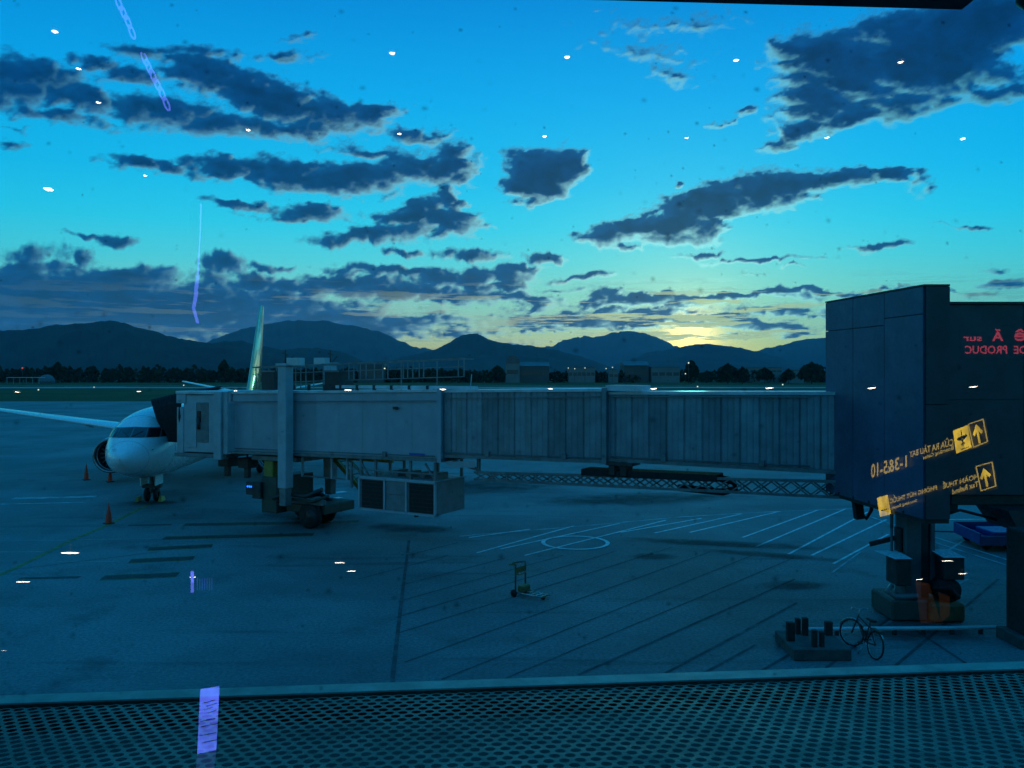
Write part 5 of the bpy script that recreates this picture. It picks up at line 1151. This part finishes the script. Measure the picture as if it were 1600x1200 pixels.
# off is measured along the plane normal towards the viewer
def sign(name, label, board, items):
    r = empty(name, (0, 0, 0), label=label, cat='sign')
    lay(pl, board, *SQ, M['frameblack'], 'board', r, -.02)
    for kind, m, cs in items:
        if kind == 'box': lay(pl, cs, *SQ, m, 'symbol_panel', r, .01)
        elif kind == 'edge':
            for a, b_ in zip(cs, cs[1:] + cs[:1]):
                p, q = on(pl, *a, .012), on(pl, *b_, .012); MB().bar(p, q, .008).build('symbol_frame', m, r)
        elif kind == 'arrow': lay(pl, cs, [(.5, 1), (.95, .55), (.80, .42), (.60, .62), (.60, 0), (.40, 0), (.40, .62), (.20, .42), (.05, .55)], [(0, 1, 2, 3, 8 if False else 3)] if False else [(0, 1, 2, 3), (0, 3, 6), (0, 6, 7, 8), (3, 4, 5, 6)], m, 'arrow', r, .02)
        elif kind == 'plane': lay(pl, cs, [(.44,.05),(.56,.05),(.56,.35),(.95,.50),(.95,.60),(.56,.62),(.54,.95),(.46,.95),(.44,.62),(.05,.60),(.05,.50),(.44,.35),(.3,.14),(.7,.14),(.7,.22),(.3,.22)], [(0,1,6,7), (2,3,4,5), (8,9,10,11), (12,13,14,15)], m, 'aircraft_symbol', r, .02)
        else: lay(pl, cs, *text_unit(kind), m, 'lettering', r, .014)
def q4(sx, sb, st, ex, eb, et): return [(sx, sb), (ex, eb), (ex, et), (sx, st)]
BK = M['frameblack']
sign('boarding_gate_sign', 'yellow lit sign with airplane symbol and gate numbers, mirrored on the rotunda', [(1546, 694), (1356, 752), (1352, 722), (1540, 651)], [
 ('edge', YELT, [(1543, 690), (1521, 699), (1513, 663), (1536, 655)]), ('arrow', YEL, [(1539, 690), (1523, 696), (1516, 666), (1534, 659)]),
 ('box', YEL, [(1518, 699), (1494, 709), (1489, 673), (1512, 664)]), ('plane', BK, [(1514, 694), (1497, 702), (1493, 674), (1510, 668)]), ('box', BK, [(1515, 698.5), (1502, 703), (1501.5, 701), (1514.5, 696.5)]),
 ('CỬA RA TÀU BAY', YELT, q4(1490, 696, 681, 1421, 715, 702)), ('Boarding Gates', YELT, q4(1490, 704, 696, 1442, 720, 712)),
 ('1-3&5-10', YELT, q4(1417, 730, 711, 1361, 748, 725))])
sign('tax_refund_sign', 'yellow lit sign with arrow and smoking room panel, lower of the two mirrored signs', [(1560, 764), (1366, 812), (1362, 776), (1553, 718)], [
 ('edge', YELT, [(1556, 759), (1533, 767), (1525, 729), (1550, 722)]), ('arrow', YEL, [(1552, 757), (1534, 764), (1527, 734), (1547, 728)]),
 ('HOÀN THUẾ', YELT, q4(1529, 748, 735, 1473, 764, 752)), ('Tax Refund', YELT, q4(1529, 760, 751, 1488, 773, 764)),
 ('PHÒNG HÚT THUỐC', YELT, q4(1464, 765, 754, 1391, 787, 775)), ('Smoking Room', YELT, q4(1433, 785, 779, 1393, 798, 791)),
 ('box', YEL, [(1392, 803), (1375, 808), (1370, 778), (1387, 773)]), ('box', BK, [(1389, 796), (1377, 799), (1376.5, 797), (1388.7, 794)])])
patch([(1548, 648), (1350, 716), (1356, 756), (1552, 698)]); patch([(1562, 715), (1362, 768), (1368, 815), (1566, 768)])
# red running-text board
d0 = mirror_dir(1550, 540)[1]; d0.z = 0; d0.normalize(); pl = plane_from((1550, 540), 11.5, Vector((d0.y, -d0.x, 0)))
if pl[1].dot(-pl[0]) < 0: pl = (pl[0], -pl[1])
r = empty('red_led_board', label='red lit lettering mirrored on the dark corridor wall', cat='sign')
lay(pl, [(1670, 560), (1500, 560), (1500, 508), (1670, 508)], *SQ, M['frameblack'], 'board', r, -.02)
lay(pl, [(1604, 553), (1508, 553), (1508, 540), (1604, 540)], *text_unit('DE  PRODUC'), RED, 'lettering', r)
lay(pl, [(1534, 533), (1505, 533), (1505, 526), (1534, 526)], *text_unit('sur'), RED, 'lettering', r)
lay(pl, [(1568, 533), (1550, 533), (1550, 514), (1568, 514)], *text_unit('Ã'), RED, 'lettering', r); lay(pl, [(1606, 533), (1586, 533), (1582, 514), (1604, 514)], *text_unit('ê'), RED, 'lettering', r)
patch([(1500, 506), (1640, 506), (1640, 560), (1500, 560)])
# lilac screens
d0 = mirror_dir(320, 1000)[1]; d0.z = 0; d0.normalize(); pl = plane_from((325, 1100), 5.5, Vector((d0.y, -d0.x, 0)))
if pl[1].dot(-pl[0]) < 0: pl = (pl[0], -pl[1])
r = empty('lit_poster', label='narrow lilac lit poster mirrored at the bottom left over the ledge', cat='poster')
lay(pl, [(338, 1172), (308, 1178), (313, 1077), (343, 1072)], *SQ, LIL2, 'screen', r)
lay(pl, [(334, 1205), (306, 1205), (308, 1179), (338, 1173)], *SQ, emit('screen_dim', (.1, .2, .8), .9, 6), 'screen_base', r)
for k, (y0, x0, x1) in enumerate([(1096, 318, 336), (1101, 322, 339), (1107, 318, 332), (1112, 324, 338), (1125, 312, 336), (1133, 314, 340), (1147, 312, 338), (1158, 316, 340)]):
    lay(pl, [(x1, y0 + 1.3 - 3), (x0, y0 + 1.3 + 2), (x0, y0 + 2), (x1, y0 - 3)], *SQ, M['frameblack'], 'printed_line', r, .012)
patch([(303, 1070), (348, 1066), (346, 1203), (303, 1203)])
r = empty('lit_column', label='thin blue lit strip mirrored above the left hills', cat='lamp')
pl2 = pl
for a, b_, w_ in (((314, 318), (313, 360), 2.4), ((313, 360), (311, 395), 1.8), ((311, 395), (309, 430), 3), ((309, 430), (306, 455), 6), ((307, 455), (303, 480), 6), ((302, 480), (309, 505), 5)):
    lay(pl2, [(a[0] + w_ / 2, a[1]), (a[0] - w_ / 2, a[1]), (b_[0] - w_ / 2, b_[1]), (b_[0] + w_ / 2, b_[1])], *SQ, LIL, 'lit_segment', r)
patch([(297, 312), (319, 312), (319, 510), (297, 510)])
r = empty('banner_screen', label='slanting lilac lettering mirrored over the top left cloud', cat='sign')
pl3 = plane_from((230, 90), 3.6, Vector((d0.y, -d0.x, 0)))
if pl3[1].dot(-pl3[0]) < 0: pl3 = (pl3[0], -pl3[1])
for k, (cx, cy) in enumerate([(186, 6), (193, 20), (200, 34), (206, 50), (226, 92), (232, 104), (239, 118), (246, 132), (253, 146), (260, 162)]):
    ring_ = []                                           # slanted oval letter outline
    for a in range(12):
        th = 2 * math.pi * a / 12; ex_, ey_ = 4.4 * math.cos(th), 10.5 * math.sin(th); ring_.append((cx + ex_ + ey_ * .28, cy + ey_ + ex_ * .5))
    for a in range(12):
        if k % 3 == 1 and a in (8, 9): continue
        p_, q_ = on(pl3, *ring_[a], .01), on(pl3, *ring_[(a + 1) % 12], .01); MB().bar(p_, q_, .007).build('letter_stroke', LIL, r)
patch([(172, -12), (205, -12), (276, 150), (274, 190), (255, 190), (205, 110)])
r = empty('info_screen', label='small blue lit screen mirrored on the left apron', cat='screen')
lay(pl2, [(303, 926), (298, 926), (298, 892), (303, 892)], *SQ, LIL, 'edge_light', r); 
for k in range(7): lay(pl2, [(309 + k * 3.8, 922), (307.6 + k * 3.8, 922), (307.6 + k * 3.8, 903), (309 + k * 3.8, 903)], *SQ, emit('info_blue', (.06, .12, .8), 1.2) if k == 0 else bpy.data.materials['info_blue'], 'letter_stroke', r)
patch([(293, 888), (336, 888), (336, 930), (293, 930)])

# added glowing panel, standing in for an unknown brown reflection on the rotunda base
r = empty('brown_reflection_panel', label='added dim brown glowing panel mirrored over the rotunda base', cat='panel')
d0 = mirror_dir(1450, 940)[1]; d0.z = 0; d0.normalize(); pl = plane_from((1450, 940), 7.0, Vector((d0.y, -d0.x, 0)))
if pl[1].dot(-pl[0]) < 0: pl = (pl[0], -pl[1])
BRN = emit('brown_reflection_glow', (.60, .24, .08), .13, noise=2.5)
lay(pl, [(1470, 972), (1438, 974), (1430, 908), (1452, 912)], *SQ, BRN, 'panel', r); lay(pl, [(1484, 962), (1470, 973), (1466, 925), (1484, 932)], *SQ, BRN, 'side_panel', r)
patch([(1426, 902), (1490, 902), (1490, 980), (1426, 980)])
